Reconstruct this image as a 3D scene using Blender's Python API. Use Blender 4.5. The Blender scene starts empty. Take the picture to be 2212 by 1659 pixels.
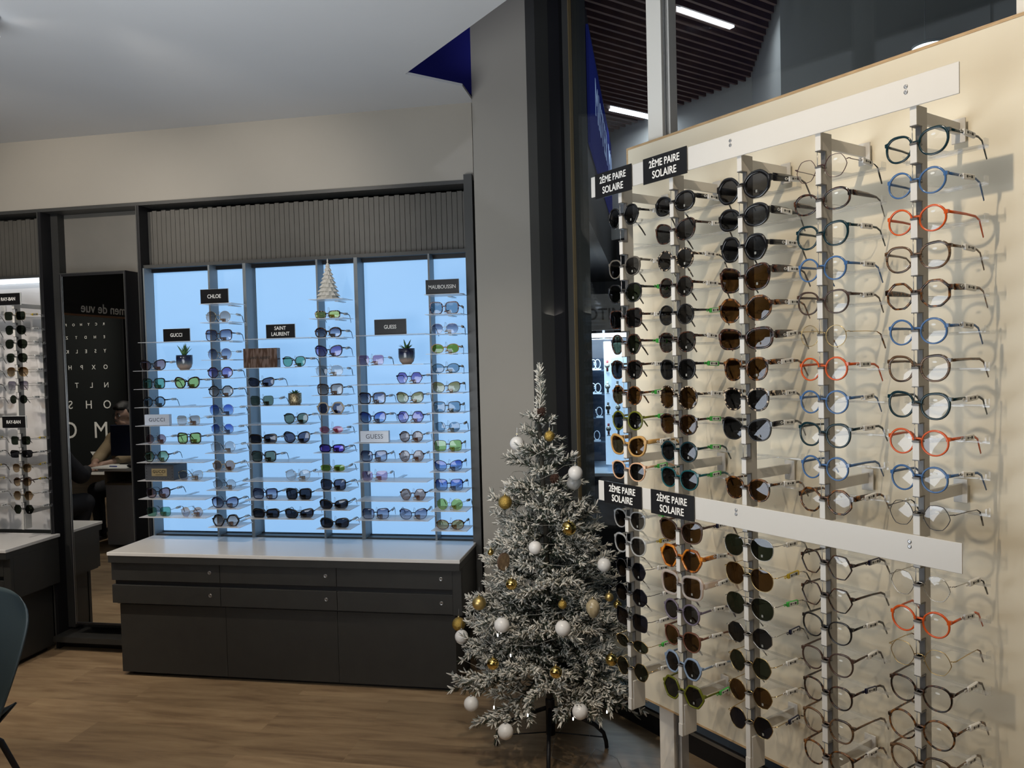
import bpy, math, random
from math import sin, cos, pi, radians, sqrt
from mathutils import Vector, Matrix, Euler
random.seed(7)
sc = bpy.context.scene
S = 1/sqrt(2)
H = 1.6
# ------------------------------------------------------------------ camera
YAW, PIT, ROL, FPX = radians(10.3), radians(1.9), radians(1.46), 1660.0
_r = Vector((cos(YAW), sin(YAW), 0)); _fh = Vector((-sin(YAW), cos(YAW), 0))
FW = _fh*cos(PIT) + Vector((0, 0, -sin(PIT))); _u = _r.cross(FW)
RT = _r*cos(ROL) - _u*sin(ROL); UP = _u*cos(ROL) + _r*sin(ROL)
cam_d = bpy.data.cameras.new('camera'); cam = bpy.data.objects.new('camera', cam_d)
sc.collection.objects.link(cam); sc.camera = cam
cam_d.sensor_fit = 'HORIZONTAL'; cam_d.sensor_width = 36; cam_d.lens = 36*FPX/2212
cam_d.clip_start = 0.02
cam.matrix_world = Matrix(((RT.x, UP.x, -FW.x, 0), (RT.y, UP.y, -FW.y, 0), (RT.z, UP.z, -FW.z, H), (0, 0, 0, 1)))
# ------------------------------------------------------------------ world, view, lights
w = bpy.data.worlds.new('world'); sc.world = w; w.use_nodes = True
w.node_tree.nodes['Background'].inputs[0].default_value = (0.80, 0.88, 1.0, 1)
w.node_tree.nodes['Background'].inputs[1].default_value = 0.045
sc.view_settings.view_transform = 'Standard'; sc.view_settings.look = 'None'
sc.view_settings.gamma = 1; sc.view_settings.use_curve_mapping = False
sc.view_settings.exposure = 0.0
cy = sc.cycles
cy.use_denoising = True; cy.use_adaptive_sampling = True; cy.adaptive_threshold = 0.05; cy.adaptive_min_samples = 16
cy.max_bounces = 6; cy.diffuse_bounces = 3; cy.glossy_bounces = 3; cy.transmission_bounces = 4
cy.transparent_max_bounces = 24; cy.caustics_reflective = False; cy.caustics_refractive = False
cy.sample_clamp_indirect = 4
WARM = (1.0, 0.83, 0.62); NEUT = (1.0, 0.91, 0.80); COOL = (0.85, 0.93, 1.0)
def spot(loc, target, power, col=WARM, size=70, blend=0.6, rad=0.02):
    l = bpy.data.lights.new('spot_light', 'SPOT'); l.energy = power; l.color = col
    l.spot_size = radians(size); l.spot_blend = blend; l.shadow_soft_size = rad
    o = bpy.data.objects.new('spot_light', l); sc.collection.objects.link(o); o.location = loc
    o.rotation_euler = (Vector(target)-Vector(loc)).to_track_quat('-Z', 'Y').to_euler()
    return o
def area(loc, target, power, col, sx, sy):
    l = bpy.data.lights.new('area_light', 'AREA'); l.energy = power; l.color = col
    l.shape = 'RECTANGLE'; l.size = sx; l.size_y = sy
    o = bpy.data.objects.new('area_light', l); sc.collection.objects.link(o); o.location = loc
    o.rotation_euler = (Vector(target)-Vector(loc)).to_track_quat('-Z', 'Y').to_euler()
    return o
spot((-0.10, 0.98, 2.82), (0.58, 1.75, 1.05), 44, WARM, 105, 0.8, 0.012)      # panel spots (shadows run down right)
spot((-0.75, 1.55, 2.82), (0.0, 2.45, 0.35), 38, WARM, 56, 1.0, 0.012)
spot((0.30, 0.05, 2.82), (0.75, 1.70, 0.35), 34, WARM, 48, 1.0, 0.02)  # unseen spot added to brighten the lower part of the panel
spot((-0.85, 1.6, 2.80), (-0.40, 3.05, 0.7), 36, NEUT, 60, 0.7, 0.03)       # christmas tree
spot((-1.95, 2.3, 2.80), (-2.05, 3.85, 2.30), 28, NEUT, 66, 0.9, 0.03)      # wall washers above the cabinets
spot((-3.15, 2.2, 2.80), (-3.20, 3.9, 2.25), 42, NEUT, 74, 0.9, 0.03)
spot((-0.95, 1.9, 2.80), (-0.62, 3.8, 1.0), 36, NEUT, 46, 0.9, 0.03)       # pillar
spot((-3.55, 2.3, 2.80), (-3.60, 3.6, 0.9), 82, NEUT, 60, 0.7, 0.03)        # left rack
spot((-2.30, 2.3, 2.80), (-2.4, 2.8, 0.0), 92, WARM, 70, 0.9, 0.03)          # extra spot added to brighten the floor in front
spot((-4.7, 1.3, 2.80), (-4.9, 1.3, 0.0), 60, NEUT, 90, 0.9, 0.03)           # desk
spot((-6.3, 1.2, 2.80), (-6.9, -0.8, 1.3), 150, NEUT, 75, 0.9, 0.03)         # unseen spot added to brighten the eye chart
area((-1.4, -0.4, 2.87), (-1.4, -0.4, 0), 11, (0.97, 0.95, 0.93), 1.6, 1.6)  # unseen area fill added behind the camera to soften the lighting
area((-1.5, 0.7, 1.3), (-1.3, 1.6, 2.9), 54, (0.88, 0.94, 1.0), 1.6, 1.6)  # unseen uplight added to brighten the ceiling
spot((-1.0, 2.0, 3.9), (-1.1, 3.9, 3.3), 14, (0.8, 0.85, 1.0), 120, 0.9, 0.05)   # unseen lamp added to brighten the navy void above the ceiling edge
area(tuple(Vector((0.3, 4.2, 1.7))), (0.3, 4.6, 3.4), 10, (1.0, 0.92, 0.82), 1.6, 1.0)   # unseen upward lamp added to brighten the slatted ceiling outside

# ------------------------------------------------------------------ helpers
def ray(x, y): return RT*((x-1106)/FPX) - UP*((y-829.5)/FPX) + FW
def hit(x, y, n, k):
    d = ray(x, y); n = Vector(n); c = Vector((0, 0, H)); return c + d*((k-n.dot(c))/n.dot(d))
def atY(x, y, k): return hit(x, y, (0, 1, 0), k)
def SP(s, p, z): return Vector(((p+s)*S, (p-s)*S, z))
COL = sc.collection
_mats = {}
def M(name, col=(0.5, 0.5, 0.5), rough=0.5, metal=0.0, emit=None, es=1.0, trans=0.0, coat=0.0, spec=0.5, alpha=1.0):
    if name in _mats: return _mats[name]
    m = bpy.data.materials.new(name); m.use_nodes = True; b = m.node_tree.nodes['Principled BSDF']
    b.inputs['Base Color'].default_value = (*col, 1); b.inputs['Roughness'].default_value = rough
    b.inputs['Metallic'].default_value = metal; b.inputs['Specular IOR Level'].default_value = spec
    b.inputs['Transmission Weight'].default_value = trans; b.inputs['Coat Weight'].default_value = coat
    if emit: b.inputs['Emission Color'].default_value = (*emit, 1); b.inputs['Emission Strength'].default_value = es
    _mats[name] = m; return m
def nodes(m): return m.node_tree.nodes, m.node_tree.links
def noise_mat(name, stops, scale=40, rough=0.35, detail=2, stretch=(1, 1, 1), coat=0.3, metal=0.0, bump=0.0, coord='Object'):
    if name in _mats: return _mats[name]
    m = M(name, rough=rough, coat=coat, metal=metal); N, L = nodes(m); b = N['Principled BSDF']
    tc = N.new('ShaderNodeTexCoord'); mp = N.new('ShaderNodeMapping'); mp.inputs['Scale'].default_value = stretch
    nz = N.new('ShaderNodeTexNoise'); nz.inputs['Scale'].default_value = scale; nz.inputs['Detail'].default_value = detail
    cr = N.new('ShaderNodeValToRGB'); L.new(tc.outputs[coord], mp.inputs[0]); L.new(mp.outputs[0], nz.inputs[0])
    L.new(nz.outputs[0], cr.inputs[0]); L.new(cr.outputs[0], b.inputs['Base Color'])
    el = cr.color_ramp.elements
    el[0].position, el[0].color = stops[0][0], (*stops[0][1], 1); el[1].position, el[1].color = stops[-1][0], (*stops[-1][1], 1)
    for p, c in stops[1:-1]: e = el.new(p); e.color = (*c, 1)
    if bump:
        bp = N.new('ShaderNodeBump'); bp.inputs['Strength'].default_value = bump; bp.inputs['Distance'].default_value = 0.002
        L.new(nz.outputs[0], bp.inputs['Height']); L.new(bp.outputs[0], b.inputs['Normal'])
    return m
def lens_mat(name, top, bot=None, gloss=0.05, soft=0.0):
    """tinted see-through lens; a graduated tint runs down the lens in its own object space"""
    if name in _mats: return _mats[name]
    m = bpy.data.materials.new(name); m.use_nodes = True; N, L = nodes(m); N.clear()
    out = N.new('ShaderNodeOutputMaterial'); tr = N.new('ShaderNodeBsdfTransparent'); gl = N.new('ShaderNodeBsdfGlossy')
    gl.inputs['Roughness'].default_value = 0.03; gl.inputs['Color'].default_value = (0.9, 0.93, 1, 1)
    mx = N.new('ShaderNodeMixShader'); lw = N.new('ShaderNodeLayerWeight'); lw.inputs[0].default_value = 0.5; pw = N.new('ShaderNodeMath'); pw.operation = 'POWER'; pw.inputs[1].default_value = 5.0
    fr = N.new('ShaderNodeMath'); fr.operation = 'MULTIPLY_ADD'; fr.inputs[1].default_value = 0.90; fr.inputs[2].default_value = 0.04; L.new(lw.outputs['Facing'], pw.inputs[0]); L.new(pw.outputs[0], fr.inputs[0])
    tr.inputs[0].default_value = (*top, 1)
    if bot:
        tc = N.new('ShaderNodeTexCoord'); sp = N.new('ShaderNodeSeparateXYZ'); cr = N.new('ShaderNodeValToRGB')
        L.new(tc.outputs['Generated'], sp.inputs[0]); L.new(sp.outputs[2], cr.inputs[0]); L.new(cr.outputs[0], tr.inputs[0])
        cr.color_ramp.elements[0].position = 0.1; cr.color_ramp.elements[0].color = (*bot, 1)
        cr.color_ramp.elements[1].position = 0.85; cr.color_ramp.elements[1].color = (*top, 1)
    L.new(fr.outputs[0], mx.inputs[0]); L.new(tr.outputs[0], mx.inputs[1]); L.new(gl.outputs[0], mx.inputs[2])
    last = mx
    if soft:
        df = N.new('ShaderNodeBsdfDiffuse'); df.inputs[0].default_value = (0.9, 0.9, 0.9, 1)
        m2 = N.new('ShaderNodeMixShader'); m2.inputs[0].default_value = soft
        L.new(mx.outputs[0], m2.inputs[1]); L.new(df.outputs[0], m2.inputs[2]); last = m2
    L.new(last.outputs[0], out.inputs[0]); _mats[name] = m; return m

class MB:
    def __init__(s): s.v = []; s.f = []; s.m = []; s.sm = []; s.mats = []
    def mi(s, mat):
        if mat not in s.mats: s.mats.append(mat)
        return s.mats.index(mat)
    def add(s, vs, fs, mat, smooth=False, T=None):
        o = len(s.v); k = s.mi(mat)
        for p in vs: s.v.append(tuple(T @ Vector(p)) if T else tuple(p))
        for f in fs: s.f.append([i+o for i in f]); s.m.append(k); s.sm.append(smooth)
        return s
    def box(s, x0, x1, y0, y1, z0, z1, mat, T=None, bev=0.0):
        if x0 > x1: x0, x1 = x1, x0
        if y0 > y1: y0, y1 = y1, y0
        if z0 > z1: z0, z1 = z1, z0
        if bev:
            b = bev; vs = []; fs = []
            for z, e in ((z0, b), (z0+b, 0), (z1-b, 0), (z1, b)):
                vs += [(x0+b if 0 else x0+e, y0+e, z), (x1-e, y0+e, z), (x1-e, y1-e, z), (x0+e, y1-e, z)]
            for i in range(3):
                for j in range(4): fs.append([i*4+j, i*4+(j+1) % 4, (i+1)*4+(j+1) % 4, (i+1)*4+j])
            fs += [[3, 2, 1, 0], [12, 13, 14, 15]]
            return s.add(vs, fs, mat, False, T)
        vs = [(x0, y0, z0), (x1, y0, z0), (x1, y1, z0), (x0, y1, z0), (x0, y0, z1), (x1, y0, z1), (x1, y1, z1), (x0, y1, z1)]
        return s.add(vs, [[3, 2, 1, 0], [4, 5, 6, 7], [0, 1, 5, 4], [1, 2, 6, 5], [2, 3, 7, 6], [3, 0, 4, 7]], mat, False, T)
    def prism(s, poly, axis, a, b, mat, T=None):
        """poly of 2D points extruded along axis ('x','y','z') from a to b"""
        def P(q, t): return {'x': (t, q[0], q[1]), 'y': (q[0], t, q[1]), 'z': (q[0], q[1], t)}[axis]
        n = len(poly); vs = [P(q, a) for q in poly]+[P(q, b) for q in poly]
        fs = [list(range(n))[::-1], list(range(n, 2*n))]+[[i, (i+1) % n, n+(i+1) % n, n+i] for i in range(n)]
        return s.add(vs, fs, mat, False, T)
    def tube(s, pts, r, mat, n=6, T=None, closed=False, flat=None, caps=True):
        """swept tube; r number or list; flat=(a,b) elliptical half sizes along side/up"""
        pts = [Vector(p) for p in pts]; N = len(pts); rs = r if isinstance(r, (list, tuple)) else [r]*N
        vs = []; prev = None
        for i, p in enumerate(pts):
            if closed: d = pts[(i+1) % N]-pts[i-1]
            else: d = pts[min(i+1, N-1)]-pts[max(i-1, 0)]
            if d.length < 1e-9: d = Vector((0, 0, 1))
            d.normalize()
            if prev is None:
                up = Vector((0, 0, 1)) if abs(d.z) < 0.95 else Vector((0, 1, 0))
                side = d.cross(up).normalized()
            else:
                side = (prev - d*prev.dot(d))
                side = side.normalized() if side.length > 1e-6 else d.orthogonal().normalized()
            prev = side; up = side.cross(d).normalized()
            fa, fb = flat if flat else (1, 1)
            for k in range(n):
                a = 2*pi*(k+0.5)/n; vs.append(p+side*cos(a)*rs[i]*fa+up*sin(a)*rs[i]*fb)
        fs = []
        for i in range(N if closed else N-1):
            j = (i+1) % N
            for k in range(n): fs.append([i*n+k, i*n+(k+1) % n, j*n+(k+1) % n, j*n+k])
        if not closed and caps: fs += [list(range(n))[::-1], [(N-1)*n+k for k in range(n)]]
        return s.add(vs, fs, mat, n > 4, T)
    def lathe(s, prof, mat, n=24, T=None, smooth=True):
        vs = []; fs = []
        for r, z in prof:
            for k in range(n): a = 2*pi*k/n; vs.append((r*cos(a), r*sin(a), z))
        for i in range(len(prof)-1):
            for k in range(n): fs.append([i*n+k, i*n+(k+1) % n, (i+1)*n+(k+1) % n, (i+1)*n+k])
        fs += [list(range(n))[::-1], [(len(prof)-1)*n+k for k in range(n)]]
        return s.add(vs, fs, mat, smooth, T)
    def sphere(s, c, r, mat, n=16, m=10, sc_=(1, 1, 1)):
        prof = [(max(1e-4, r*sin(pi*i/m)), -r*cos(pi*i/m)) for i in range(m+1)]
        return s.lathe(prof, mat, n, Matrix.Translation(c) @ Matrix.Diagonal((*sc_, 1)))
    def mesh(s, name='mesh'):
        me = bpy.data.meshes.new(name); me.from_pydata(s.v, [], s.f)
        for m in s.mats: me.materials.append(m)
        me.polygons.foreach_set('material_index', s.m); me.polygons.foreach_set('use_smooth', s.sm)
        me.update(); return me
    def build(s, name, parent=None, loc=None, rot=None):
        return link(name, s.mesh(name), parent, loc, rot)
def link(name, data, parent=None, loc=None, rot=None):
    o = bpy.data.objects.new(name, data); COL.objects.link(o)
    if parent: o.parent = parent
    if loc is not None: o.location = loc
    if rot is not None: o.rotation_euler = rot
    return o
def empty(name, loc=(0, 0, 0), rz=0.0):
    o = bpy.data.objects.new(name, None); COL.objects.link(o); o.location = loc; o.rotation_euler = (0, 0, rz); o.empty_display_size = 0.05
    return o
def tag(o, label, cat, group=None):
    o['label'] = label; o['category'] = cat
    if group: o['group'] = group
    return o
def struct(o): o['kind'] = 'structure'; return o
_tx = {}
def text(txt, size, mat, parent, loc, rot=(pi/2, 0, 0), sx=0.86, bold=0.012, ext=0.0006, align='CENTER', space=1.0, name='lettering'):
    key = (txt, size, mat.name, bold, ext, space)
    if key not in _tx:
        c = bpy.data.curves.new(name, 'FONT'); c.body = txt; c.size = size; c.align_x = align; c.align_y = 'CENTER'
        c.extrude = ext; c.offset = bold*size; c.space_character = space; c.resolution_u = 4
        q = bpy.data.objects.new(name, c); me = bpy.data.meshes.new_from_object(q); bpy.data.objects.remove(q)
        me.materials.clear(); me.materials.append(mat); _tx[key] = me
    o = link(name, _tx[key], parent, loc, rot); o.scale = (sx, 1, 1); return o
ROT45 = Matrix.Rotation(-pi/4, 4, 'Z')          # local x -> +s, local y -> into the white panel
def T45(s, p, z): return Matrix.Translation(SP(s, p, z)) @ ROT45

# ------------------------------------------------------------------ materials
def wall_paint(name, col, rough=0.6): return noise_mat(name, [(0.3, tuple(c*0.97 for c in col)), (0.7, col)], 3, rough, 4, coat=0.0)
m_ceil = wall_paint('ceiling_paint', (0.62, 0.63, 0.64)); m_wall = wall_paint('taupe_paint', (0.42, 0.385, 0.33))
m_pill = wall_paint('pillar_paint', (0.36, 0.335, 0.29))
m_char = noise_mat('charcoal_laminate', [(0.3, (0.026, 0.026, 0.025)), (0.7, (0.031, 0.031, 0.029))], 12, 0.5, 3, coat=0.0)
m_frame = M('anthracite_metal', (0.055, 0.055, 0.052), 0.42); m_black = M('black_metal', (0.008, 0.008, 0.010), 0.5)
m_slat = noise_mat('grey_slat', [(0.3, (0.095, 0.088, 0.076)), (0.7, (0.115, 0.107, 0.093))], 6, 0.5, 3, coat=0.0)
m_panelgrey = noise_mat('grey_panel', [(0.3, (0.18, 0.17, 0.15)), (0.7, (0.21, 0.195, 0.17))], 5, 0.5, 4, coat=0.0)
m_white = M('white_laminate', (0.78, 0.76, 0.73), 0.22); m_whitem = M('white_metal', (0.62, 0.60, 0.56), 0.4)
m_panel = wall_paint('cream_panel', (0.79, 0.72, 0.565), 0.45); m_oak = noise_mat('plywood_edge', [(0.3, (0.42, 0.27, 0.13)), (0.7, (0.60, 0.42, 0.23))], 30, 0.5, 3, (1, 1, 8), 0.0)
m_navy = M('navy_paint', (0.004, 0.006, 0.20), 0.8)
m_text = M('white_print', (0.85, 0.84, 0.80), 0.5); m_sign = M('black_sign', (0.006, 0.006, 0.007), 0.35)
m_chrome = M('chrome', (0.75, 0.75, 0.73), 0.15, 1.0); m_steel = M('steel', (0.42, 0.42, 0.42), 0.35, 0.9)
m_light = M('lightbox', (0.10, 0.15, 0.2), 0.4, emit=(0.325, 0.60, 0.98), es=0.84)
m_led = M('white_led', (1, 1, 1), 0.4, emit=(0.85, 0.92, 1.0), es=5.0)
m_glass = lens_mat('window_glass', (0.90, 0.94, 0.95)); m_acr = lens_mat('acrylic', (0.95, 0.95, 0.94), soft=0.10)
m_mirror = M('mirror_silver', (0.80, 0.82, 0.82), 0.0, 1.0)
m_plast = M('grey_plastic', (0.30, 0.30, 0.29), 0.35)
# wood floor: planks along x
m_floor = M('oak_vinyl_floor', rough=0.38); N, L = nodes(m_floor); b = N['Principled BSDF']
tc = N.new('ShaderNodeTexCoord'); br = N.new('ShaderNodeTexBrick'); br.offset = 0.37; br.inputs['Scale'].default_value = 1
br.inputs['Brick Width'].default_value = 1.25; br.inputs['Row Height'].default_value = 0.19; br.inputs['Mortar Size'].default_value = 0.0006
br.inputs['Color1'].default_value = (0.0, 0, 0, 1); br.inputs['Color2'].default_value = (1, 1, 1, 1); br.inputs['Mortar'].default_value = (0.1, 0.1, 0.1, 1)
mp = N.new('ShaderNodeMapping'); mp.inputs['Scale'].default_value = (1.6, 11, 1); nz = N.new('ShaderNodeTexNoise')
nz.inputs['Scale'].default_value = 1.6; nz.inputs['Detail'].default_value = 7; nz.inputs['Roughness'].default_value = 0.6; nz.inputs['Distortion'].default_value = 0.6
nz.noise_dimensions = '4D'; mul = N.new('ShaderNodeMath'); mul.operation = 'MULTIPLY'; mul.inputs[1].default_value = 9
bw = N.new('ShaderNodeRGBToBW'); L.new(tc.outputs['Object'], br.inputs[0]); L.new(tc.outputs['Object'], mp.inputs[0]); L.new(mp.outputs[0], nz.inputs[0])
L.new(br.outputs[0], bw.inputs[0]); L.new(bw.outputs[0], mul.inputs[0]); L.new(mul.outputs[0], nz.inputs['W'])
cr = N.new('ShaderNodeValToRGB'); L.new(nz.outputs[0], cr.inputs[0]); e = cr.color_ramp.elements
e[0].position = 0.25; e[0].color = (0.16, 0.10, 0.058, 1); e[1].position = 0.75; e[1].color = (0.44, 0.32, 0.19, 1)
x_ = e.new(0.5); x_.color = (0.32, 0.22, 0.128, 1)
hs = N.new('ShaderNodeHueSaturation'); mr = N.new('ShaderNodeMapRange'); mr.inputs[3].default_value = 0.84; mr.inputs[4].default_value = 1.14
L.new(bw.outputs[0], mr.inputs[0]); L.new(mr.outputs[0], hs.inputs['Value']); L.new(cr.outputs[0], hs.inputs['Color']); L.new(hs.outputs[0], b.inputs['Base Color'])

# ------------------------------------------------------------------ room shell
YB, YF, YR = 3.84, 3.83, 3.95      # wall plane, frame front, recess back
CZ = 2.90
struct(MB().box(-9, 3.2, -4, 4.6, -0.06, 0, m_floor).build('floor'))
ceil = [(-9, -4), (3.2, -4), (3.2, 0.40), tuple(hit(1095, 0, (0, 0, 1), CZ)[:2]), tuple(hit(875, 160, (0, 0, 1), CZ)[:2]), (-0.86, 3.60), (-0.86, 4.1), (-9, 4.1)]
cpoly = [(-9, -4), (3.2, -4), (3.2, -1.6), (0.35, 1.75), ceil[3], ceil[4], (-0.858, 3.605), (-0.858, 4.1), (-9, 4.1)]
struct(MB().prism(cpoly, 'z', CZ, CZ+0.012, m_ceil).build('ceiling'))
struct(MB().box(-1.7, -0.86, 3.86, 3.95, CZ+0.05, 4.2, m_navy).build('wall_upper'))
struct(MB().box(-1.75, -1.70, 0.5, 3.95, CZ+0.05, 4.2, m_navy).build('wall_upper'))
struct(MB().box(-1.75, 3.2, -1.0, 3.95, 4.2, 4.25, m_navy).build('ceiling_upper'))
struct(MB().box(-9, -0.87, YB, YB+0.25, 2.512, CZ, m_wall).build('wall_back'))
struct(MB().box(-9, -0.87, YR+0.03, YB+0.30, 0, 2.512, m_panelgrey).build('wall_back_lower'))
struct(MB().box(-9, -8.9, -4, 4.1, 0, CZ, m_wall).build('wall_left'))
struct(MB().box(-9, 3.2, -4.1, -4, 0, CZ, m_wall).build('wall_rear'))
pil = MB().box(-0.858, -0.543, 3.80, 4.3, 0, 4.2, m_pill).box(-0.543, -0.522, 3.808, 4.3, 0, 4.2, m_pill)
struct(pil.build('wall_pillar'))
# shopfront (45 degrees)
sf = MB()
sf.box(-3.06, -2.985, -0.10, 0.14, 0, 4.2, m_frame, T45(0, 2.35, 0)); sf.box(-2.985, -2.90, -0.02, 0.10, 0, 4.2, m_black, T45(0, 2.35, 0)); sf.box(-2.90, -2.848, 0.0, 0.10, 0, 4.2, m_frame, T45(0, 2.35, 0)); sf.box(-2.852, -2.845, -0.004, 0.012, 0, 4.2, M('bronze_edge', (0.16, 0.12, 0.06), 0.45), T45(0, 2.35, 0))
struct(sf.build('window_1'))
struct(MB().box(-2.843, 2.5, -0.066, 0.09, 0, 0.10, m_black, T45(0, 2.35, 0)).box(-2.843, 2.5, -0.070, -0.062, 0.078, 0.092, m_steel, T45(0, 2.35, 0)).build('trim_1'))
struct(MB().box(-2.845, -1.02, 0.02, 0.03, 0.10, 4.2, m_glass, T45(0, 2.35, 0)).build('window_pane'))
struct(MB().box(-1.015, 2.5, 0.02, 0.03, 0.10, 4.2, m_glass, T45(0, 2.35, 0)).build('window_pane'))

# ------------------------------------------------------------------ back wall frame: header, posts, slats
hd = MB(); hd.box(-4.95, -0.916, YF, YR+0.02, 2.494, 2.512, m_frame); struct(hd.build('trim_header'))
for x0, x1 in ((-4.96, -4.94), (-3.398, -3.376), (-2.776, -2.757)):
    struct(MB().box(x0, x1, YF-0.004, YR+0.02, 0, 2.494, m_black).box(x0, x0+0.006, YF-0.007, YF-0.004, 0, 2.494, m_frame).build('trim_post'))
struct(MB().box(-0.915, -0.872, YF-0.02, YR+0.3, 0, 2.535, m_frame).build('trim_post'))
def slats(x0, x1, z0, z1, y):
    mb = MB(); n = round((x1-x0)/0.0285); wd = (x1-x0)/n
    mb.box(x0, x1, y+0.008, y+0.02, z0, z1, m_black)
    for i in range(n): mb.box(x0+i*wd+0.0012, x0+(i+1)*wd-0.0012, y, y+0.01, z0, z1+(0.004 if i % 2 else 0), m_slat)
    return struct(mb.build('wall_slatted_panel'))
slats(-2.757, -0.917, 2.170, 2.47, 3.90); slats(-4.94, -3.398, 2.150, 2.47, 3.90)
struct(MB().box(-2.757, -0.917, 3.845, YR, 2.150, 2.168, m_frame).build('trim_rail')); struct(MB().box(-4.94, -3.398, 3.845, YR, 2.130, 2.146, m_frame).build('trim_rail'))
struct(MB().box(-3.376, -2.776, YR, YR+0.03, 0.10, 2.494, m_panelgrey).box(-3.376, -3.33, 3.90, 3.955, 0.1, 2.494, m_char).box(-3.376, -2.776, 3.78, YR, 0.055, 0.085, m_char).box(-3.376, -2.776, 3.86, YR, 0, 0.055, m_black).build('wall_mirror_bay'))

# ------------------------------------------------------------------ light box with fins
t = tag(empty('light_box', (0, 0, 0)), 'glowing pale blue light box behind the stacks of glass shelves', 'light box')
for x0, x1 in ((-2.750, -2.166), (-2.130, -1.534), (-1.505, -0.926)):
    MB().box(x0+0.006, x1-0.006, 3.915, 3.93, 0.675, 2.130, m_light).build('lit_panel', t)
for x, w_ in ((-2.754, 0.008), (-2.362, 0.010), (-2.157, 0.018), (-1.737, 0.010), (-1.525, 0.020), (-1.1226, 0.010)):
    MB().box(x, x+w_, YF+0.005, 3.93, 0.664, 2.15, M('fin_metal', (0.20, 0.22, 0.23), 0.35)).build('fin', t)
MB().box(-2.75, -0.92, 3.85, 3.94, 0.664, 0.670, m_frame).build('bottom_rail', t); MB().box(-2.75, -0.92, 3.905, 3.94, 0.670, 0.674, m_black).build('gap_strip', t)
MB().box(-2.75, -0.92, 3.90, 3.94, 2.131, 2.15, m_black).build('gap_strip', t)
# ------------------------------------------------------------------ counters
def counter(x0, x1, cols, label):
    t = empty('drawer_counter', ((x0+x1)/2, 3.6, 0)); tag(t, label, 'counter')
    ox, oy = t.location.x, t.location.y
    def B(a, b_, c, d, e_, f, m, nm, par=None, bev=0.0, loc=None):
        mb = MB().box(a-ox, b_-ox, c-oy, d-oy, e_, f, m, bev=bev); return mb.build(nm, par or t)
    B(x0, x1, 3.462, 3.842, 0.645, 0.663, m_white, 'worktop', bev=0.002)
    B(x0+0.003, x1-0.003, 3.466, 3.83, 0.610, 0.645, m_char, 'fascia')
    B(x0+0.012, x1-0.002, 3.512, 3.83, 0.385, 0.610, m_char, 'carcass')
    B(x1-0.046, x1-0.003, 3.492, 3.52, 0.39, 0.61, m_char, 'side_panel')
    B(x0+0.012, x1-0.05, 3.505, 3.514, 0.485, 0.515, m_black, 'shadow_gap')
    for i in range(len(cols)-1):
        for z0, z1 in ((0.512, 0.604), (0.394, 0.488)):
            d = B(cols[i]+0.0015, cols[i+1]-0.0015, 3.49, 3.512, z0, z1, m_char, 'drawer', bev=0.001)
            lk = MB(); T = Matrix.Translation((cols[i+1]-0.056-ox, 3.490-oy, z1-0.041)) @ Matrix.Rotation(pi/2, 4, 'X')
            lk.lathe([(0.0095, 0), (0.0095, 0.002), (0.0075, 0.003), (0.0065, 0.0022), (0.001, 0.0024)], m_steel, 16, T)
            lk.box(-0.001, 0.001, -0.003, 0.003, 0.002, 0.0032, m_black, T); lk.build('drawer_lock', d)
    nb = len(cols)-1; xs = [x0+0.015+(x1-x0-0.06)*i/nb for i in range(nb+1)]
    B(x0+0.012, x1-0.05, 3.545, 3.82, 0.028, 0.385, m_char, 'base')
    for i in range(nb): B(xs[i]+0.001, xs[i+1]-0.001, 3.525, 3.545, 0.022, 0.378, m_char, 'base_panel', bev=0.0008)
    B(x0+0.05, x1-0.08, 3.56, 3.8, 0.0, 0.03, m_black, 'plinth')
    for x in (x0+0.06, x1-0.10):
        for y in (3.60, 3.78): MB().tube([(x-ox-0.008, y-oy, 0.02), (x-ox+0.008, y-oy, 0.02)], 0.02, m_black, 12).build('castor', t)
    return t
counter(-2.757, -0.90, [-2.757, -2.147, -1.527, -0.945], 'charcoal drawer counter with white worktop under the blue light box')
counter(-4.93, -3.355, [-4.93, -4.4, -3.87, -3.40], 'charcoal drawer counter with white worktop left of the tall mirror')

# ------------------------------------------------------------------ mirror
YM = 3.825
t = tag(empty('wall_mirror', (-3.07, YM, 0.15)), 'tall black framed mirror between the two counters reflecting an eye chart', 'mirror')
MB().box(-0.186, 0.207, 0, 0.012, 0.01, 1.975, m_mirror).build('mirror_glass', t)
fr = MB().box(-0.198, -0.186, -0.004, 0.11, 0, 1.992, m_black).box(0.207, 0.218, -0.004, 0.11, 0, 1.992, m_black).box(-0.186, 0.207, -0.004, 0.11, 0, 0.01, m_black)
fr.box(-0.186, 0.207, 0.012, 0.11, 0.01, 1.975, m_black).box(-0.186, 0.207, -0.004, 0.11, 1.975, 1.992, m_black)
fr.box(-0.1885, -0.186, -0.006, -0.004, 0, 1.985, m_steel).box(-0.198, 0.218, -0.006, -0.004, 1.988, 1.992, m_frame).box(0.207, 0.212, -0.006, -0.004, 0, 1.985, m_frame)
fr.build('mirror_frame', t)

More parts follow.
